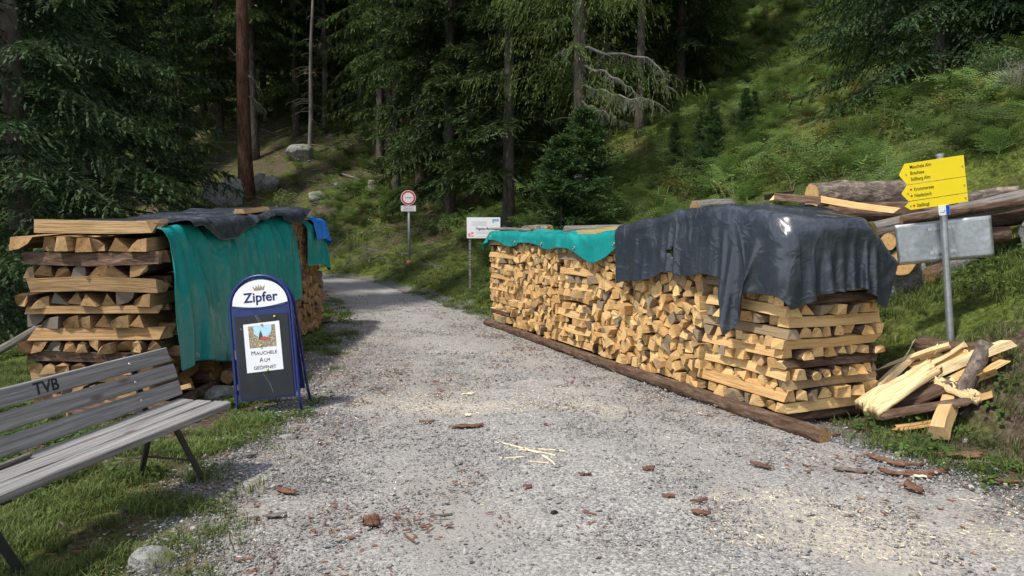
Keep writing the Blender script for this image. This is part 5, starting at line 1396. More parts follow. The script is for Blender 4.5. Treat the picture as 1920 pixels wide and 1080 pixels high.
# logs heaped on the bank behind the right pile
def lg(label, a, b, r, mats, seed, name="felled_log", taper=.9, wob=.12): return cut_log(name, label, a, b, r, mats, seed, taper=taper, wob=wob)
CB, PB, BB = ["crust_bark", "end_grain"], ["weathered_pole", "aged_end_grain"], ["bark", "end_grain"]
lg("very thick log with coarse crusty bark and a sawn end, lying on the bank", at(1520, 370, 8.3), at(1790, 364, 8.5), .175, CB, 60, taper=.92, wob=.2)
lg("long smooth grey log rising to the right behind the metal sheet", at(1640, 432, 7.5), at(2010, 352, 7.3), .098, PB, 61, taper=.85)
lg("brown log resting just below the yellow arrow signs", at(1500, 402, 7.9), at(1800, 398, 7.8), .085, BB, 62)
lg("reddish barky log end lying highest at the right edge", at(1800, 378, 8.1), at(1905, 362, 8.0), .085, CB, 63, wob=.25)
lg("dark log below the grey one, running to the right edge", at(1700, 425, 7.7), at(2000, 395, 7.5), .10, BB, 64)
lg("brown log behind the metal sheet's right half", at(1760, 448, 7.5), at(1890, 440, 7.4), .10, BB, 65)
lg("grey pole poking out from under the logs next to the foil's corner", at(1640, 470, 7.6), at(1790, 445, 8.2), .075, PB, 66)
lg("thick brown log end facing the road below the stacked logs", at(1693, 490, 7.25), at(1760, 470, 8.3), .13, CB, 67, wob=.2)
lg("dark stub lying under the logs behind the sign pole", at(1740, 520, 7.3), at(1850, 480, 7.9), .10, ["bark", "aged_end_grain"], 68)
lg("weathered log chunk with a sawn end behind the black foil's left part", at(1303, 392, 9.2), at(1370, 388, 9.5), .105, ["weathered_pole", "aged_end_grain"], 69, wob=.25)
lg("brown log lying between the crusty thick log and the foil ridge", at(1560, 392, 8.0), at(1735, 388, 8.2), .075, BB, 160)
lg("reddish brown log on top beside the end of the crusty log", at(1745, 372, 8.6), at(1890, 380, 8.5), .075, BB, 161, wob=.2)
lg("thin dark pole just above the metal sheet's top edge", at(1690, 412, 7.35), at(1960, 372, 7.25), .045, ["bark", "aged_end_grain"], 162)
lg("brown log end poking out between metal sheet and foil, uppermost", at(1668, 452, 7.3), at(1760, 435, 8.0), .085, BB, 163)
lg("thick brown log at the right edge behind the grey one", at(1850, 408, 7.75), at(2010, 388, 7.7), .12, BB, 164, wob=.2)
stick("fallen_stick", "fallen branch lying on the mossy slope right of the dead tree", gh(640, 330) + Vector((0, 0, .1)), gh(690, 345) + Vector((0, 0, .1)), .08, .08, "round", PW, 70, cat="branch")
stick("fallen_stick", "pale fallen branch lying under the dense spruces above the ferns", gh(800, 338) + Vector((0, 0, .25)), gh(905, 340) + Vector((0, 0, .3)), .07, .07, "round", PW, 71, cat="branch")
lp = at(-40, 672, 6.0); cut_log("leaning_pole", "grey pole slanting into view from the left edge beside the woodpile", (-4.6, 5.9, .30), (-3.9, 6.45, .80), .035, ["weathered_pole", "aged_end_grain"], 72, "pole", taper=.9)
stick("split_board", "split board leaning under the hem of the left teal tarp", (-2.66, 7.05, .34), (-2.38, 7.0, .03), .12, .03, "trap", FW, 73, .8)
stick("split_board", "split board lying on the grass behind the left leg of the sign board", (-2.75, 6.75, .04), (-2.20, 7.05, .07), .09, .04, "trap", FW, 74, .8)
stick("split_board", "broken board propped among logs behind the bench back", (-3.2, 5.92, .09), (-2.62, 5.98, .26), .10, .03, "trap", AW, 75, .8)
stick("split_board", "low half log lying before the foot of the left woodpile", (-3.55, 5.86, .09), (-2.75, 5.92, .10), .13, .09, "half", AW, 76, .5)
g = gh(590, 610); cut_log("log_chunk", "short round log chunk lying in the grass beside the left pile's far end", g + Vector((-.05, 0, .05)), g + Vector((.17, .10, .07)), .055, ["bark", "end_grain"], 77)
rock("stone", "grey stone half buried beside the base log under the green tarp", -2.62, 6.62, .32, .25, .13, 78, sub=3)
cut_log("log_chunk", "dark log lying on the ground under the teal tarp's hem", (-2.72, 7.0, .12), (-2.66, 8.0, .10), .07, ["bark", "aged_end_grain"], 79)

# the heap of torn splits at the right
def torn(name, label, p0, p1, W, T, seed, ridge=.03, tint=.8, roll=0.0, bark=True):
    """a riven slab: long fibrous ridges on top, splintery ends, bark underneath"""
    rs = np.random.RandomState(seed); p0, p1 = Vector(p0), Vector(p1); ax = p1 - p0; L = ax.length; nu, nw = 30, 56
    u = np.linspace(0, 1, nu); w = np.linspace(-1, 1, nw); U, Wd = np.meshgrid(u, w, indexing="ij")
    shred0 = .10 * L * np.abs(vnoise(w * 3 + seed, w * 0, 2.2, seed, 2)); shred1 = .16 * L * np.abs(vnoise(w * 3 + seed + 9, w * 0, 2.6, seed + 1, 2))
    X_ = (U - .5) * L + (shred0[None] * (1 - U) ** 4 - shred1[None] * U ** 4)
    sid = np.floor((Wd + 1) * 5.5 + .8 * vnoise(U * 2.5, Wd * 0 + seed, 1, seed)).astype(int) % 12; sh_h = rs.uniform(-1, 1, 12); sh_l = rs.uniform(0, .07, 12); sh_l2 = rs.uniform(0, .16, 12)
    X_ = X_ + L * (sh_l[sid] * np.clip(1 - U * 2.2, 0, 1) - sh_l2[sid] * np.clip(U * 2.2 - 1.2, 0, 1))
    prof = W / 2 * (1 - .25 * U + .12 * vnoise(U * 2 + seed, U * 0 + np.sign(Wd), 1.5, seed, 2)); Y_ = Wd * prof + .05 * W * np.sin(U * 3 + seed)
    top = ridge * (vnoise(U * 1.4 + seed, Wd * 4, 1.0, seed + 2, 1) + .9 * np.abs(vnoise(U * 3.0, Wd * 12, 1.0, seed + 3, 2)) + .5 * vnoise(U * 9, Wd * 14, 1, seed + 7, 1)) + T * .25 * np.cos(U * 2.2 + seed) * Wd * .5 + ridge * .45 * sh_h[sid] * (.5 + np.abs(U - .5))
    bot = -T * np.sqrt(np.clip(1 - Wd ** 2 * .97, 0, 1)) + .01 * vnoise(U * 6, Wd * 5, 1, seed + 4, 2)
    Zt, Zb = top + .012, np.minimum(top - .008, bot)
    V = np.concatenate([np.stack([X_, Y_, Zt], -1).reshape(-1, 3), np.stack([X_, Y_, Zb], -1).reshape(-1, 3)]); n = nu * nw
    f1 = grid_faces(nu, nw); f2 = f1[:, ::-1] + n; e = []
    idx = np.arange(n).reshape(nu, nw); rim = list(idx[:, 0]) + list(idx[-1, 1:]) + list(idx[::-1, -1][1:]) + list(idx[0, ::-1][1:-1])
    for i in range(len(rim)): a, b = rim[i], rim[(i + 1) % len(rim)]; e.append((a, b, b + n, a + n))
    Fc = np.concatenate([f1, f2, np.array(e)]); mi = np.concatenate([np.zeros(len(f1)), np.full(len(f2), 1 if bark else 0), np.zeros(len(e))]).astype(int)
    G = np.concatenate([np.stack([X_ + seed, Y_, Zt], -1).reshape(-1, 3), np.stack([X_ + seed, Y_, Zb], -1).reshape(-1, 3)])
    me = mesh(name, V, Fc, ["torn_wood", "bark"], mi, False, {"gco": G, "tint": np.full(2 * n, tint)})
    bpy_fix_normals(me)
    a = ax.normalized(); y = Vector((0, 0, 1)).cross(a).normalized(); z = a.cross(y); o = obj(name, me, mat=Matrix.Translation((p0 + p1) / 2) @ Matrix((a, y, z)).transposed().to_4x4() @ Matrix.Rotation(roll, 4, "X")); tag(o, label, "firewood"); return o
def mk_torn():
    t = NT("torn_wood"); g = t.attr("gco", "Vector"); n1 = t.noise(t.mapv(g, (2.2, 60, 60)), 1.0, 6, .75, .7); n2 = t.noise(t.mapv(g, (4, 14, 14)), 1.0, 4, .6, .5)
    c = t.ramp(t.rng(n1, .30, .70), [(0, (.52, .33, .14)), (.3, (.74, .53, .27)), (.6, (.84, .66, .38)), (1, (.88, .75, .50))])
    c = t.mix(t.rng(n2, .52, .70, 0, .55), c, (.42, .24, .10)); M["torn_wood"] = t.done(c, .8, t.bump(t.math("ADD", n1, t.math("MULTIPLY", n2, .6)), .7, .02), .15)
mk_torn()
TW = ["torn_wood", "torn_wood", "bark"]
def gz(px, py, dz): p = gh(px, py); return p + Vector((0, 0, dz))
torn("torn_half_log", "largest torn half log of the heap, pale fibrous top, dark end toward the road", gz(1632, 812, .13), gz(1780, 748, .22), .22, .08, 81, .020, .85, roll=.15)
stick("split_log", "long pale split bridging the heap's front below the largest half log", gz(1668, 815, .12), gz(1838, 808, .16), .12, .07, "half", TW, 82, .8, roll=-.4, skew=.03)
stick("split_log", "short square-ended split block propped at the front of the heap", gz(1782, 842, .08), gz(1795, 800, .17), .15, .10, "trap", FW, 83, .85, skew=.008)
stick("split_log", "long split with pale inside pointing up right out of the heap", gz(1735, 775, .22), gz(1905, 705, .22), .13, .06, "trap", TW, 84, .8, roll=.4, skew=.04)
stick("split_log", "narrow split lying across the middle of the heap", gz(1700, 745, .15), gz(1835, 708, .20), .13, .07, "wedge", FW, 85, .7)
stick("split_log", "split with flat pale face at the back of the heap", gz(1740, 712, .14), gz(1822, 690, .14), .12, .06, "trap", FW, 86, .8)
stick("splinter_slab", "thin pale slab on top of the heap's back", gz(1672, 748, .25), gz(1800, 715, .25), .14, .05, "trap", TW, 87, .9, roll=-.35, skew=.05)
cut_log("bark_log", "stout reddish bark log lying at the back of the heap", gz(1738, 676, .10), gz(1848, 700, .10), .085, ["bark", "end_grain"], 88, taper=.95, wob=.3)
cut_log("bark_log", "thin dark bark log end right behind the stout reddish one", gz(1835, 682, .06), gz(1885, 698, .06), .06, ["bark", "end_grain"], 89, wob=.3)
cut_log("bark_log", "grey-barked limb leaning down the right side of the heap", gz(1815, 790, .12), gz(1862, 708, .24), .062, ["crust_bark", "end_grain"], 90, taper=.95, wob=.35)
stick("split_log", "split poking out to the right of the grey-barked limb", gz(1800, 760, .10), gz(1880, 728, .10), .14, .07, "wedge", FW, 91, .7)
stick("split_log", "dark reddish split between the woodpile and the heap", gz(1640, 770, .12), gz(1720, 735, .2), .10, .07, "half", ["end_grain", "split_wood", "bark"], 92, .2)
torn("torn_half_log", "twisted pale strip curving over the right front of the heap", gz(1770, 790, .24), gz(1858, 800, .10), .12, .035, 93, .04, .9)
rs = np.random.RandomState(5)
for i, (a, b) in enumerate([(gz(1655, 762, .24), gz(1630, 745, .34)), (gz(1705, 745, .30), gz(1725, 730, .36)), (gz(1762, 740, .28), gz(1775, 728, .34))]):
    stick("splinter", ["pale curved splinter sticking up at the left of the heap", "pale splinter sticking up in the middle of the heap", "small pale splinter at the heap's back right"][i], a, b, .018, .008, "wedge", ["fresh_splinter"] * 3, 95 + i, .9, "splinter", bow=.012)
# bark and roots on the ground
def flake(label, px, py, L, W, ang, seed, mat="bark_flake", name="bark_piece", curl=.25, thick=.008, cat="bark", wav=.0, dz=.0):
    rs = np.random.RandomState(seed); nu, nw = 12, 5; u = np.linspace(-.5, .5, nu); w = np.linspace(-.5, .5, nw); U, Wd = np.meshgrid(u, w, indexing="ij")
    pr = (1 - np.abs(2 * U) ** 2.5 * rs.uniform(.3, .8)) * (1 + .45 * vnoise(U * 6 + seed, np.sign(Wd) * 3, 1, seed, 2))
    X_ = U * L + .05 * L * vnoise(Wd * 5, U * 0 + seed, 1, seed + 2); Y_ = Wd * W * pr + wav * L * np.sin(U * 5 + seed)
    Z_ = .006 + W * curl * (1 - (2 * Wd) ** 2) * .5 + .01 * (vnoise(U * 6, Wd * 2, 1, seed + 3, 2) + .5) + .08 * L * curl * U * U
    V = np.concatenate([np.stack([X_, Y_, Z_ + thick], -1).reshape(-1, 3), np.stack([X_, Y_, Z_], -1).reshape(-1, 3)]); n = nu * nw; f1 = grid_faces(nu, nw); f2 = f1[:, ::-1] + n
    idx = np.arange(n).reshape(nu, nw); rim = list(idx[:, 0]) + list(idx[-1, 1:]) + list(idx[::-1, -1][1:]) + list(idx[0, ::-1][1:-1]); e = [(rim[i], rim[(i + 1) % len(rim)], rim[(i + 1) % len(rim)] + n, rim[i] + n) for i in range(len(rim))]
    me = mesh(name, V, np.concatenate([f1, f2, np.array(e)]), mat, None, False, {"gco": V + seed, "tint": np.full(2 * n, .8)}); bpy_fix_normals(me)
    g = gh(px, py); o = obj(name, me, None, (g.x, g.y, g.z + .008 + dz), (rs.normal(0, .05), rs.normal(0, .05), R(ang))); tag(o, label, cat); return o
flake("largest flat brown bark piece on the road, straight ahead in the middle", 872, 813, .25, .07, 12, 1)
flake("thin dark bark sliver on the road left of the largest bark piece", 797, 803, .12, .035, -5, 2)
flake("crumpled reddish bark lump on the road near the bottom left", 686, 1013, .085, .085, 30, 3, curl=.8, thick=.015)
flake("paired long bark strip lying on the road before the base log's end", 1440, 893, .17, .035, -58, 4, curl=.6)
flake("oval reddish bark piece on the road, lowest of the right-hand cluster", 1327, 988, .10, .05, -8, 5)
flake("reddish bark flake at the left of the right-hand cluster", 1224, 898, .09, .05, 20, 6)
flake("small bark flake above the lowest one of the right-hand cluster", 1263, 953, .07, .035, 0, 7)
flake("narrow bark flake right above the oval reddish piece", 1322, 962, .10, .03, 5, 8)
flake("small upright-edged bark flake below the splinters", 1100, 909, .08, .025, -3, 9, curl=.5)
flake("pinkish bark flake on the road below the pale splinters", 990, 936, .055, .045, 10, 10)
flake("small brown bark bit above right of the largest flat bark piece", 1025, 810, .035, .03, 0, 11, curl=.6)
flake("brown bark flake beside the stone-strewn left verge", 522, 945, .15, .05, -25, 12)
flake("pale flat wood flake in the sparse grass left of the road", 500, 992, .12, .05, 15, 13, mat="weathered_pole")
flake("weathered wood flake in the grass under the bench's front", 455, 872, .10, .04, 20, 14, mat="weathered_pole")
flake("pale chip lying above the largest flat bark piece", 875, 749, .12, .022, 15, 15, mat="fresh_splinter", name="wood_chip", cat="wood chip")
flake("small square pale chip just above the largest flat bark piece", 876, 791, .06, .035, 20, 16, mat="fresh_splinter", name="wood_chip", cat="wood chip")
flake("curved dark reddish bark strip below the heap, its upper end raised", 1700, 885, .34, .05, -38, 17, curl=.5, wav=.12)
flake("broad reddish bark strip lying right of the curved one", 1765, 905, .30, .05, 8, 18, curl=.5, wav=.05)
flake("frayed bark strip pointing down to the road below the curved one", 1722, 912, .30, .045, -30, 19, curl=.5, wav=.1)
flake("twisted bark root end at the lowest point of the bark litter", 1738, 938, .14, .06, -80, 20, curl=.8)
flake("flat grey-brown bark slab under the square-ended split block", 1815, 872, .34, .07, -10, 21)
flake("second grey bark slab beside the flat one under the block", 1850, 885, .22, .06, -12, 22, mat="crust_bark")
flake("orange-edged bark piece cut off by the right edge", 1905, 925, .22, .05, -20, 23)
flake("long thin bark strip beside the base log's sawn end", 1500, 822, .35, .025, -25, 24)
flake("reddish bark slab on the gravel just beyond the base log's end", 1568, 829, .17, .045, -12, 25)
flake("pale sliver on the gravel below the bark strips", 1757, 917, .12, .025, -3, 26, mat="fresh_splinter", name="wood_chip", cat="wood chip")
flake("grey flat twig mat lying on the gravel by the right verge", 1620, 905, .22, .06, -18, 27, mat="crust_bark")
for i, (x0, y0, x1, y1, w) in enumerate([(945, 848, 1045, 872, .010), (1000, 858, 1062, 863, .011), (990, 882, 1030, 886, .010), (1020, 872, 1042, 892, .011), (936, 876, 978, 877, .006), (975, 858, 1010, 868, .007)]):
    stick("splinter", ["longest pale splinter of the little group lying on the road", "thick pale splinter at the upper right of the little group", "lower pale splinter of the little group on the road", "short slanting splinter at the lower right of the little group", "thin lone splinter left of the little group on the road", "small splinter crossing the longest one of the little group"][i],
          gz(x0, y0, .018), gz(x1, y1, .022), w, w * .7, "trap", ["fresh_splinter"] * 3, 110 + i, .9, "splinter", skew=.012, bow=.004)
flake("thin curved twig lying on the road near the bottom", 822, 993, .12, .010, 8, 28, mat="weathered_pole", name="twig", cat="twig", wav=.06)
rock("dung_lump", "small dark crumbly lump on the road near the bottom middle", gh(1041, 987).x, gh(1041, 987).y, .055, .045, .035, 31, cat="dung", sub=3, rough=.8, mat="dark_dung", sink=.15)
rock("stone", "big pale stone half sunk in the verge at the bottom left", gh(256, 1088).x, gh(256, 1088).y, .235, .17, .12, 33, sub=4, rough=.12, sink=.35)
rock("stone", "flat pale stone beside the gravel at the lower right", gh(1866, 938).x, gh(1866, 938).y, .10, .06, .03, 34, sub=3, rough=.1)
rock("stone", "white round-edged stone at the right edge above the flat pale one", gh(1893, 902).x, gh(1893, 902).y, .09, .08, .06, 35, sub=3, rough=.2)
rock("stone", "grey flat stone in the grass by the left sign board leg", gh(530, 832).x, gh(530, 832).y, .17, .12, .04, 36, sub=3, rough=.15)
rock("stone", "small white stone left of the flat bark slab", gh(1832, 842).x, gh(1832, 842).y, .06, .05, .05, 37, sub=3, rough=.15)

rs = np.random.RandomState(17)
heap_words = ["low in the heap's middle", "under the largest half log", "at the heap's left foot", "at the right rear of the heap", "between the two dark limbs", "lying flat at the heap's front", "at the heap's back left", "wedged under the long pointing split", "on the grass right of the heap"]
for i, (x0, y0, x1, y1, dz, w) in enumerate([(1690, 790, 1780, 760, .08, .10), (1650, 800, 1760, 790, .05, .11), (1640, 790, 1700, 740, .06, .09), (1840, 742, 1895, 715, .05, .09), (1800, 735, 1870, 700, .08, .08), (1700, 822, 1800, 815, .04, .08), (1690, 725, 1760, 700, .06, .10), (1760, 770, 1850, 735, .12, .10), (1868, 768, 1812, 792, .03, .08)]):
    stick("split_log", "pale split log " + heap_words[i], gz(x0, y0, dz), gz(x1, y1, dz + .04), w, w * .6, ["trap", "wedge", "quarter"][i % 3], FW, 200 + i, rs.uniform(.3, .85), skew=.04, roll=rs.uniform(-.5, .5))

for i, (x0, y0, x1, y1, dz, W) in enumerate([(1655, 790, 1720, 745, .20, .16), (1690, 800, 1800, 770, .14, .20), (1740, 750, 1820, 715, .22, .14)]):
    stick("split_slab", ["shredded pale slab leaning on the largest half log's upper side", "flat torn slab tucked under the largest half log's right part", "short torn slab near the heap's top right"][i], gz(x0, y0, dz), gz(x1, y1, dz + .05), W * .8, .06, ["trap", "half", "wedge"][i], TW, 230 + i, .85, roll=[-.5, .4, -.3][i], skew=.05)

# ------------------------------------------------------------------ bench
B0 = Vector((-1.77, 4.60, 0)); bz = .025
bench = empty("park_bench", (B0.x, B0.y, bz), (0, 0, math.atan2(.98, .21)))
tag(bench, "weathered grey wooden bench with black iron legs at the left", "bench")
BL = 1.78
def plank(name, x0, x1, y, z, w, th, rx, seed, mat="bench_wood", parent=bench):
    rs = np.random.RandomState(seed); L = x1 - x0; K = 9; V = []; G = []; Fc = []; b = .006
    prof = [(-w / 2 + b, -th / 2), (w / 2 - b, -th / 2), (w / 2, -th / 2 + b), (w / 2, th / 2 - b), (w / 2 - b, th / 2), (-w / 2 + b, th / 2), (-w / 2, th / 2 - b), (-w / 2, -th / 2 + b)]
    n = len(prof)
    for k in range(K):
        f = k / (K - 1)
        for (a, c) in prof:
            V.append(((f - .5) * L, a + rs.normal(0, .0012), c + .003 * math.sin(f * 4 + seed) + rs.normal(0, .0008))); G.append((f * L + seed * 3.1, a, c + seed))
    for k in range(K - 1):
        for i in range(n): Fc.append((k * n + i, k * n + (i + 1) % n, (k + 1) * n + (i + 1) % n, (k + 1) * n + i))
    Fc += [tuple(range(n))[::-1], tuple((K - 1) * n + i for i in range(n))]
    me = mesh(name, V, Fc, mat, attrs={"gco": np.array(G)}); bpy_fix_normals(me)
    return obj(name, me, parent, ((x0 + x1) / 2, y, z), (rx, 0, 0))
for i in range(3): plank("seat_slat", -BL, [.0, -.02, -.03][i], .057 + i * .121, .425 + .002 * i, .112, .042, 0, 1 + i)
REC = R(72)
bslats = []
for i in range(3):
    zc = .515 + .107 * i; yc = .365 + .034 * i
    bslats.append(plank("back_slat", -BL, [-.01, .0, -.015][i], yc, zc, .094, .034, REC, 5 + i))
def bolt(parent, loc, rot): 
    mb = MB(); mb.tube([(0, 0, 0), (0, 0, .004), (0, 0, .009)], [.011, .010, .004], 8); return mb.build("bolt", ["bolt_metal"], parent, loc, rot, smooth=True)
for s_ in bslats:
    L_ = (s_.location.x + BL)
    for xx in (-.37, -1.45): bolt(s_, (xx - s_.location.x, 0, .017), (0, 0, 0))
# TVB stencilled on the top slat (slat's local: x along, y up the slat, z out of its face)
# slat rotation REC turns local y up and local z towards the road side? z -> (0,-sin,cos)
tv = text_obj("lettering", "TVB", .088, "grey_bench_text", bslats[2], (-.975 - bslats[2].location.x, -.030, .0215), (0, 0, 0), 1.0, .012)
for v_ in tv.data.vertices: v_.co.x += v_.co.y * .12
for s_ in (-.30, -1.60):
    mb = MB()
    def bar(p, q, w=.045, t=.010): 
        p, q = Vector(p), Vector(q); d = (q - p); a = d.normalized(); x = Vector((1, 0, 0)); y = a.cross(x).normalized(); m = Matrix((x, y, a)).transposed(); mb.box((p + q) / 2, (w, t, d.length), m)
    mb = MB(); bar((s_, .21, .40), (s_ + .16, .10, -.06)); mb.build("leg", ["iron_leg"], bench)
    mb = MB(); bar((s_, .33, .40), (s_ + .12, .54, -.06)); mb.build("leg", ["iron_leg"], bench)
    mb = MB(); bar((s_, .02, .394), (s_, .36, .398), .045, .010); mb.build("seat_support", ["iron_leg"], bench)
    mb = MB(); bar((s_, .365, .39), (s_, .475, .78), .045, .010); mb.build("back_support", ["iron_leg"], bench)
    mb = MB(); mb.tube([(s_ + .10, .14, .12), (s_ + .10, .46, .12)], .007, 6); mb.build("stretcher", ["iron_leg"], bench)
bp = bench.matrix_basis.copy() if False else Matrix.LocRotScale(bench.location, bench.rotation_euler, None)
cut_log("stick", "thin barkless stick lying on the bench seat against the backrest", bp @ Vector((-1.75, .27, .46)), bp @ Vector((-1.22, .285, .462)), .014, ["weathered_pole", "aged_end_grain"], 7, "stick", taper=.8)

# ------------------------------------------------------------------ A-board with arched tube frame
ab = empty("sign_board", (-2.025, 6.22, H1(-2.0, 6.2) + .005), (0, R(-5.2), R(3)))
tag(ab, "blue arched pavement sign board with a black panel and white poster by the left woodpile", "sign board")
W2, ZA = .257, .875
def arch(back):
    pts = []; k = math.tan(R(9)) * (1 if back else 1)
    path = [(-W2 - .012, -.02)] + [(-W2, z) for z in np.linspace(.1, ZA, 5)] + [(W2 * math.cos(a), ZA + .262 * math.sin(a)) for a in np.linspace(PI, 0, 15)[1:-1]] + [(W2, z) for z in np.linspace(ZA, .1, 5)] + [(W2 + .012, -.02)]
    for x, z in path: y = (z - 1.14) * math.tan(R(8)) * (1 if not back else -1); pts.append((x, y + (.0 if not back else .03), z))
    return pts
mb = MB(); mb.tube(arch(False), .0135, 8); mb.build("frame", ["blue_paint"], ab, smooth=True)
mb = MB(); mb.tube(arch(True), .0125, 8); mb.build("rear_frame", ["blue_paint"], ab, smooth=True)
tl = R(-8)                                            # the front leaf leans back
fr = bpy.data.objects.new("front_leaf", None)
def leaf_pt(x, z, off=0): return ((x), (z - 1.14) * math.tan(R(8)) - off, z)
def leaf_poly(name, pts, mat, off, th=.004, parent=ab):
    n = len(pts); V = [leaf_pt(x, z, off) for x, z in pts] + [leaf_pt(x, z, off - th) for x, z in pts]; Fc = [tuple(range(n)), tuple(range(2 * n - 1, n - 1, -1))] + [(i, i + n, (i + 1) % n + n, (i + 1) % n) for i in range(n)]
    me = mesh(name, V, Fc, mat); bpy_fix_normals(me); return obj(name, me, parent)
a_ = .235
blue = [(-a_, .115), (a_, .115), (a_, .89)] + [(a_ * math.cos(t), .89 + .225 * math.sin(t)) for t in np.linspace(0, PI, 15)[1:-1]] + [(-a_, .89)]
leaf_poly("panel", blue, "blue_paint", -.002, .012)
leaf_poly("black_board", [(-.219, .135), (.219, .135), (.219, .815), (-.219, .815)], "sign_black", .0085, .006)
wh = [(.228 * math.cos(t), .905 + .200 * math.sin(t)) for t in np.linspace(0.03, PI - .03, 19)] + [(-.228 + .456 * k, .905 - .026 * math.sin(PI * k)) for k in np.linspace(.0, 1, 12)]
hp = leaf_poly("header_plate", wh, "sign_white", .009, .006)
def onleaf(x, z, off=.011): return leaf_pt(x, z, off)
RL = (PI / 2 - R(8), 0, 0)
text_obj("lettering", "Zipfer", .112, "navy_ink", hp, onleaf(.008, .925, .0105), RL, 1.0, .018)
crown = []
def poly_on(name, pts, mat, off, parent): return leaf_poly(name, pts, mat, off, .001, parent)
cx, cz = .0, 1.018
poly_on("crown_emblem", [(cx - .040, cz), (cx + .040, cz), (cx + .052, cz + .042), (cx + .030, cz + .018), (cx + .020, cz + .044), (cx + .008, cz + .018), (cx, cz + .052), (cx - .008, cz + .018), (cx - .020, cz + .044), (cx - .030, cz + .018), (cx - .052, cz + .042)], "crown_bronze", .0105, hp)
poly_on("pinstripe", [(-.20, .888), (.0, .876), (.20, .888), (.20, .8895), (.0, .878), (-.20, .8895)], "pale_blue", .0105, hp)
po = leaf_poly("poster", [(-.150, .345), (.150, .352), (.146, .752), (-.152, .745)], "paper", .0115, .0015)
def smallcaps(big, small, z, w_all):
    a = text_obj("lettering", big, .050, "ink", po, onleaf(0, z, .0125), RL, .9, .0, "LEFT"); b = text_obj("lettering", small, .039, "ink", po, onleaf(0, z, .0125), RL, .95, .0, "LEFT")
    wa = max(v.co.x for v in a.data.vertices) + .006; wb = max(v.co.x for v in b.data.vertices); k = w_all / (wa + wb)
    for q in (a, b):
        for v in q.data.vertices: v.co.x *= k
    a.location.x = -w_all / 2 + .002; b.location.x = -w_all / 2 + .002 + wa * k
smallcaps("M", "AUCHELE", .487, .215)
smallcaps("A", "LM", .428, .085)
text_obj("lettering", "GEÖFFNET", .039, "ink", po, onleaf(.0, .368, .0125), RL, .98, .0)
pic = leaf_poly("photo_print", [(-.112, .545), (.110, .548), (.108, .728), (-.113, .726)], "hut_photo_print", .0122, .0006, po)
def pp(nm, pts, m, o_=.0128): leaf_poly(nm, pts, m, o_, .0003, pic)
pp("printed_sky", [(-.068, .662), (-.02, .622), (.04, .628), (.075, .67), (.08, .726), (-.07, .724)], "print_sky")
pp("printed_tree", [(-.034, .61), (.008, .61), (-.004, .665), (-.014, .686), (-.026, .66)], "print_tree", .0131)
pp("printed_hut", [(-.012, .605), (.055, .603), (.062, .618), (.012, .637), (-.018, .622)], "print_red", .0133)
for (x, z) in [(.0, .738), (.112, .792), (-.022, .562), (.02, .362)]:
    mb = MB(); mb.tube([(0, 0, 0), (0, -.006, 0), (0, -.012, 0)], [.009, .0095, .005], 10); mb.build("pin", ["pin_yellow"], ab, onleaf(x, z, .0135), smooth=True)
for (x0, z0, x1, z1, w) in [(-.05, .815, -.02, .752, .0015), (-.035, .815, -.008, .76, .001), (-.02, .33, .03, .24, .0008), (.03, .24, .05, .17, .001), (-.18, .72, -.165, .70, .002)]:
    poly_on("scratch", [(x0 - w, z0), (x1 - w, z1), (x1 + w, z1), (x0 + w, z0)], "scratch_mark", .0095, ab)
for x in (-.07, .045): mb = MB(); mb.tube([onleaf(x, 1.095, .0), onleaf(x, 1.135, .0)], .005, 6); mb.build("bracket", ["blue_paint"], ab)
rl = [(x, z) for x, z in blue]
n = len(rl); V = [(x, -(z - 1.14) * math.tan(R(8)) + .03, z) for x, z in rl] + [(x, -(z - 1.14) * math.tan(R(8)) + .038, z) for x, z in rl]
me = mesh("rear_panel", V, [tuple(range(n)), tuple(range(2 * n - 1, n - 1, -1))] + [(i, i + n, (i + 1) % n + n, (i + 1) % n) for i in range(n)], "blue_paint"); bpy_fix_normals(me); obj("rear_panel", me, ab)

# ------------------------------------------------------------------ yellow signpost
D = 6.2
base = at(1790, 600, D); base.z -= .0
sp = empty("signpost", base, (0, R(-6.3), 0)); tag(sp, "leaning galvanised post carrying three yellow arrow signs on the bank", "signpost")
gz_ = H1(base.x, base.y)
mb = MB(); mb.tube([(0, 0, min(-.1, gz_ - base.z - .15)), (0, 0, .5), (0, 0, 1.37)], .029, 14); mb.tube([(0, 0, 1.365), (0, 0, 1.385)], .034, 14); mb.build("post", ["galvanised"], sp, smooth=False)
def plate(name, pts, mat, y, th=.004, parent=sp, rz=0):
    n = len(pts); V = [(x, y, z) for x, z in pts] + [(x, y + th, z) for x, z in pts]; me = mesh(name, V, [tuple(range(n)), tuple(range(2 * n - 1, n - 1, -1))] + [(i, i + n, (i + 1) % n + n, (i + 1) % n) for i in range(n)], mat); bpy_fix_normals(me); return obj(name, me, parent)
k = D / F
def arrow(x0, x1, tipd, z0, z1): return [(x0, z0), (x1, z0), (x1, z1), (x0, z1), (x0 - tipd, (z0 + z1) / 2)]
rows = [(1.172, 1.345, -.262, .222, .055, [("Mauchele Alm", 1.302), ("Brechsee", 1.252), ("Söllberg Alm", 1.202)], False),
        (1.037, 1.167, -.262, .224, .050, [("Krummersee", 1.118), ("Niederjoch", 1.066)], True),
        (.962, 1.032, -.250, .224, .045, [("Stallkogl", .984)], True)]
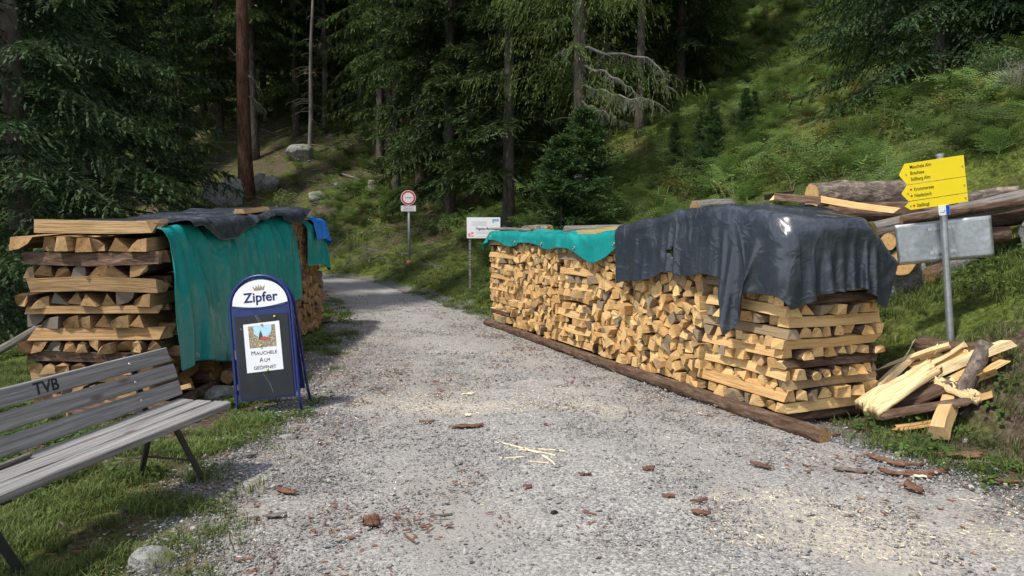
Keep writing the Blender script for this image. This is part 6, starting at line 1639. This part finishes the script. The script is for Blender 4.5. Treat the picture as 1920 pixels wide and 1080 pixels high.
for i, (z0, z1, x0, x1, td, lines, dots) in enumerate(rows):
    dz = 0
    ar = plate("arrow_sign", arrow(x0, x1, td, z0, z1), "sign_yellow", -.040, .004)
    ar.rotation_euler = (0, R(-2.2), 0); ar.location = (0, 0, 0)
    for s, z in lines:
        text_obj("lettering", s, .040, "sign_text", ar, (x0 + (.052 if dots else .035), -.0412, z - .004), (PI / 2, 0, 0), .78, .006, "LEFT")
        if dots: plate("red_dot", [(x0 + .030 + .0095 * math.cos(t), z + .010 + .0095 * math.sin(t)) for t in np.linspace(0, 2 * PI, 11)[:-1]], "red_paint", -.0412, .0008, ar)
    for xs in (x0 + .0, x1 - .02):
        mb = MB(); mb.tube([(xs, -.041, (z0 + z1) / 2), (xs, -.045, (z0 + z1) / 2)], .006, 8); mb.build("screw", ["bolt_metal"], ar)
# small white and blue marker
rr = [(x, z) for x, z in [(-.048, .885), (.0, .880), (.0, .958), (-.048, .958), (-.054, .94), (-.054, .90)]]
mk = plate("marker_plate", [(-.062, .895), (-.055, .880), (.022, .880), (.030, .888), (.030, .955), (.022, .962), (-.055, .962), (-.062, .950)], "sign_white", -.046, .006)
plate("blue_stripe", [(-.002, .8815), (.022, .8815), (.0285, .889), (.0285, .954), (.022, .9605), (-.002, .9605)], "navy_ink" if False else "route_blue", -.0468, .0008, mk) if "route_blue" in M else None
text_obj("lettering", "7", .030, "ink", mk, (-.014, -.0468, .900), (PI / 2, 0, 0), .8, .004)
for q in range(3): plate("printed_dot", [(-.050 + q * .011, .900), (-.044 + q * .011, .900), (-.044 + q * .011, .908), (-.050 + q * .011, .908)], "ink", -.0468, .0006, mk)
# big bare aluminium back of a sign, facing the other way
nx_, nz2 = 26, 12; V = []; 
cxs, czs, hw, hh_ = .015, .662, .362, .172
for side in (0, 1):
    for i in range(nx_):
        for j in range(nz2):
            x = cxs - hw + 2 * hw * i / (nx_ - 1); z = czs - hh_ + 2 * hh_ * j / (nz2 - 1)
            y = .040 + .012 * math.sin((x + z * .4) * 9) * sstep(.02, .2, x) + .010 * math.exp(-((x - .13) / .02) ** 2) + .004 * side; V.append((x, float(y), z))
f1 = grid_faces(nx_, nz2); n = nx_ * nz2; idx = np.arange(n).reshape(nx_, nz2); rim = list(idx[:, 0]) + list(idx[-1, 1:]) + list(idx[::-1, -1][1:]) + list(idx[0, ::-1][1:-1])
Fc = np.concatenate([f1, f1[:, ::-1] + n, np.array([(rim[i], rim[(i + 1) % len(rim)], rim[(i + 1) % len(rim)] + n, rim[i] + n) for i in range(len(rim))])])
me = mesh("sheet", V, Fc, "sheet_metal", smooth=False); bpy_fix_normals(me)
sh = empty("traffic_sign", base, (0, R(-6.3), 0)); sh.rotation_euler = Euler((0, R(-6.8), R(-16)))
tag(sh, "bare aluminium sheet, the back of a sign board, clamped behind the leaning post", "sign")
obj("sheet", me, sh)
for z in (.570, .770):
    mb = MB(); mb.box((.0, .034, z), (.20, .006, .026)); mb.tube([(.033 * math.cos(a), .033 * math.sin(a) * .9, z) for a in np.linspace(PI, 2 * PI, 9)], .005, 5)
    for x in (-.055, .055, .085): mb.tube([(x, .03, z), (x, .018, z)], .008, 6)
    mb.build("clamp", ["bolt_metal"], sh)

# ------------------------------------------------------------------ no-entry sign and white notice board
g = gh(766, 498); s = g.y / F
ns = empty("road_sign", g); tag(ns, "round white no-entry sign with red ring on a thin grey post", "road sign")
def disc(name, r, y, mat, z, parent, th=.004, r_in=0):
    V = []; n = 36
    if r_in:
        for yy in (y, y + th):
            for rr_ in (r, r_in): V += [(rr_ * math.cos(t), yy, z + rr_ * math.sin(t)) for t in np.arange(n) / n * 2 * PI]
        Fc = []
        for i in range(n): j = (i + 1) % n; Fc += [(i, j, n + j, n + i), (2 * n + i, 3 * n + i, 3 * n + j, 2 * n + j), (i, 2 * n + i, 2 * n + j, j), (n + i, n + j, 3 * n + j, 3 * n + i)]
    else:
        for yy in (y, y + th): V += [(r * math.cos(t), yy, z + r * math.sin(t)) for t in np.arange(n) / n * 2 * PI]
        Fc = [tuple(range(n)), tuple(range(2 * n - 1, n - 1, -1))] + [(i, i + n, (i + 1) % n + n, (i + 1) % n) for i in range(n)]
    me = mesh(name, V, Fc, mat); bpy_fix_normals(me); return obj(name, me, parent)
Hs = 141 * s; rz_ = 14 * s; zc = Hs - rz_
mb = MB(); mb.tube([(0, .055, -.1), (0.005, .055, Hs * .5), (.01, .055, Hs - rz_ * .6)], 2.6 * s, 10); mb.build("post", ["galvanised"], ns, smooth=True)
pd = disc("sign_plate", rz_, 0, "sign_white", zc, ns); disc("red_ring", rz_ * .93, -.003, "red_paint", zc, pd, .002, rz_ * .71)
plate("lettering", [(-rz_ * .5, zc - .01), (rz_ * .5, zc - .01), (rz_ * .5, zc + .012), (-rz_ * .5, zc + .012)], "grey_text", -.003, .002, pd)
z1 = zc - rz_ - .01; ep = plate("extra_plate", [(-rz_, z1 - 10.5 * s), (rz_, z1 - 10.5 * s), (rz_, z1), (-rz_, z1)], "sign_white", 0, .004, ns)
for q in range(3): plate("lettering", [(-rz_ * .7 + .03 * (q == 1), z1 - (2.6 + 2.9 * q) * s), (rz_ * .7 - .03 * (q == 1), z1 - (2.6 + 2.9 * q) * s), (rz_ * .7 - .03 * (q == 1), z1 - (1.5 + 2.9 * q) * s), (-rz_ * .7 + .03 * (q == 1), z1 - (1.5 + 2.9 * q) * s)], "grey_text", -.002, .001, ep)
mb = MB(); mb.tube([(0, .03, -.05), (0, .03, 6 * s), (0, .03, 9 * s)], [5.5 * s, 5 * s, 4 * s], 12); mb.build("base", ["orange_plastic"], ns, smooth=True)

D = 14.9; s = D / F; c0 = at(906.5, 446, D); gz0 = H1(c0.x, c0.y)
nb_ = empty("notice_board", (c0.x, c0.y, gz0), (0, 0, R(-3))); tag(nb_, "white printed notice board on a post left of the right woodpile's far end", "sign")
zb = c0.z - gz0; w2, hb = 31.5 * s, 39 * s
bd = plate("panel", [(-w2, zb), (w2, zb), (w2, zb + hb), (-w2, zb + hb)], "sign_white", 0, .012, nb_)
for x in (-26 * s, 24 * s): mb = MB(); mb.box((x, .035, (zb + hb) / 2 - .1), (.045, .045, zb + hb * .9 + .2)); mb.build("post", ["weathered_pole"], nb_)
text_obj("lettering", "Wegenbau Mauchele", 5.6 * s * 1.25, "ink", bd, (3.5 * s, -.0015, zb + hb * .40), (PI / 2, 0, 0), .62, .012)
def strip(x0, x1, y0, h, m): plate("printed_line", [(x0 * s, zb + y0 * s), (x1 * s, zb + y0 * s), (x1 * s, zb + (y0 + h) * s), (x0 * s, zb + (y0 + h) * s)], m, -.0015, .001, bd)
for q in range(4): strip(-22, 6, 30.5 - 2.2 * q, .45, "grey_text")
for q in range(2): strip(-14, 24, 11.5 - 2.6 * q, .6, "grey_text")
strip(-14, 5, 3.2, .4, "grey_text")
strip(16.5, 28.5, 31.5, 4.5, "pale_blue"); strip(17, 19, 28, 3.5, "pale_blue"); strip(-29, -18, 3, 1.8, "pale_red"); strip(-29, -25, 4.8, 4.5, "pale_red"); strip(-24, -19, 7.5, 3.6, "pale_red")
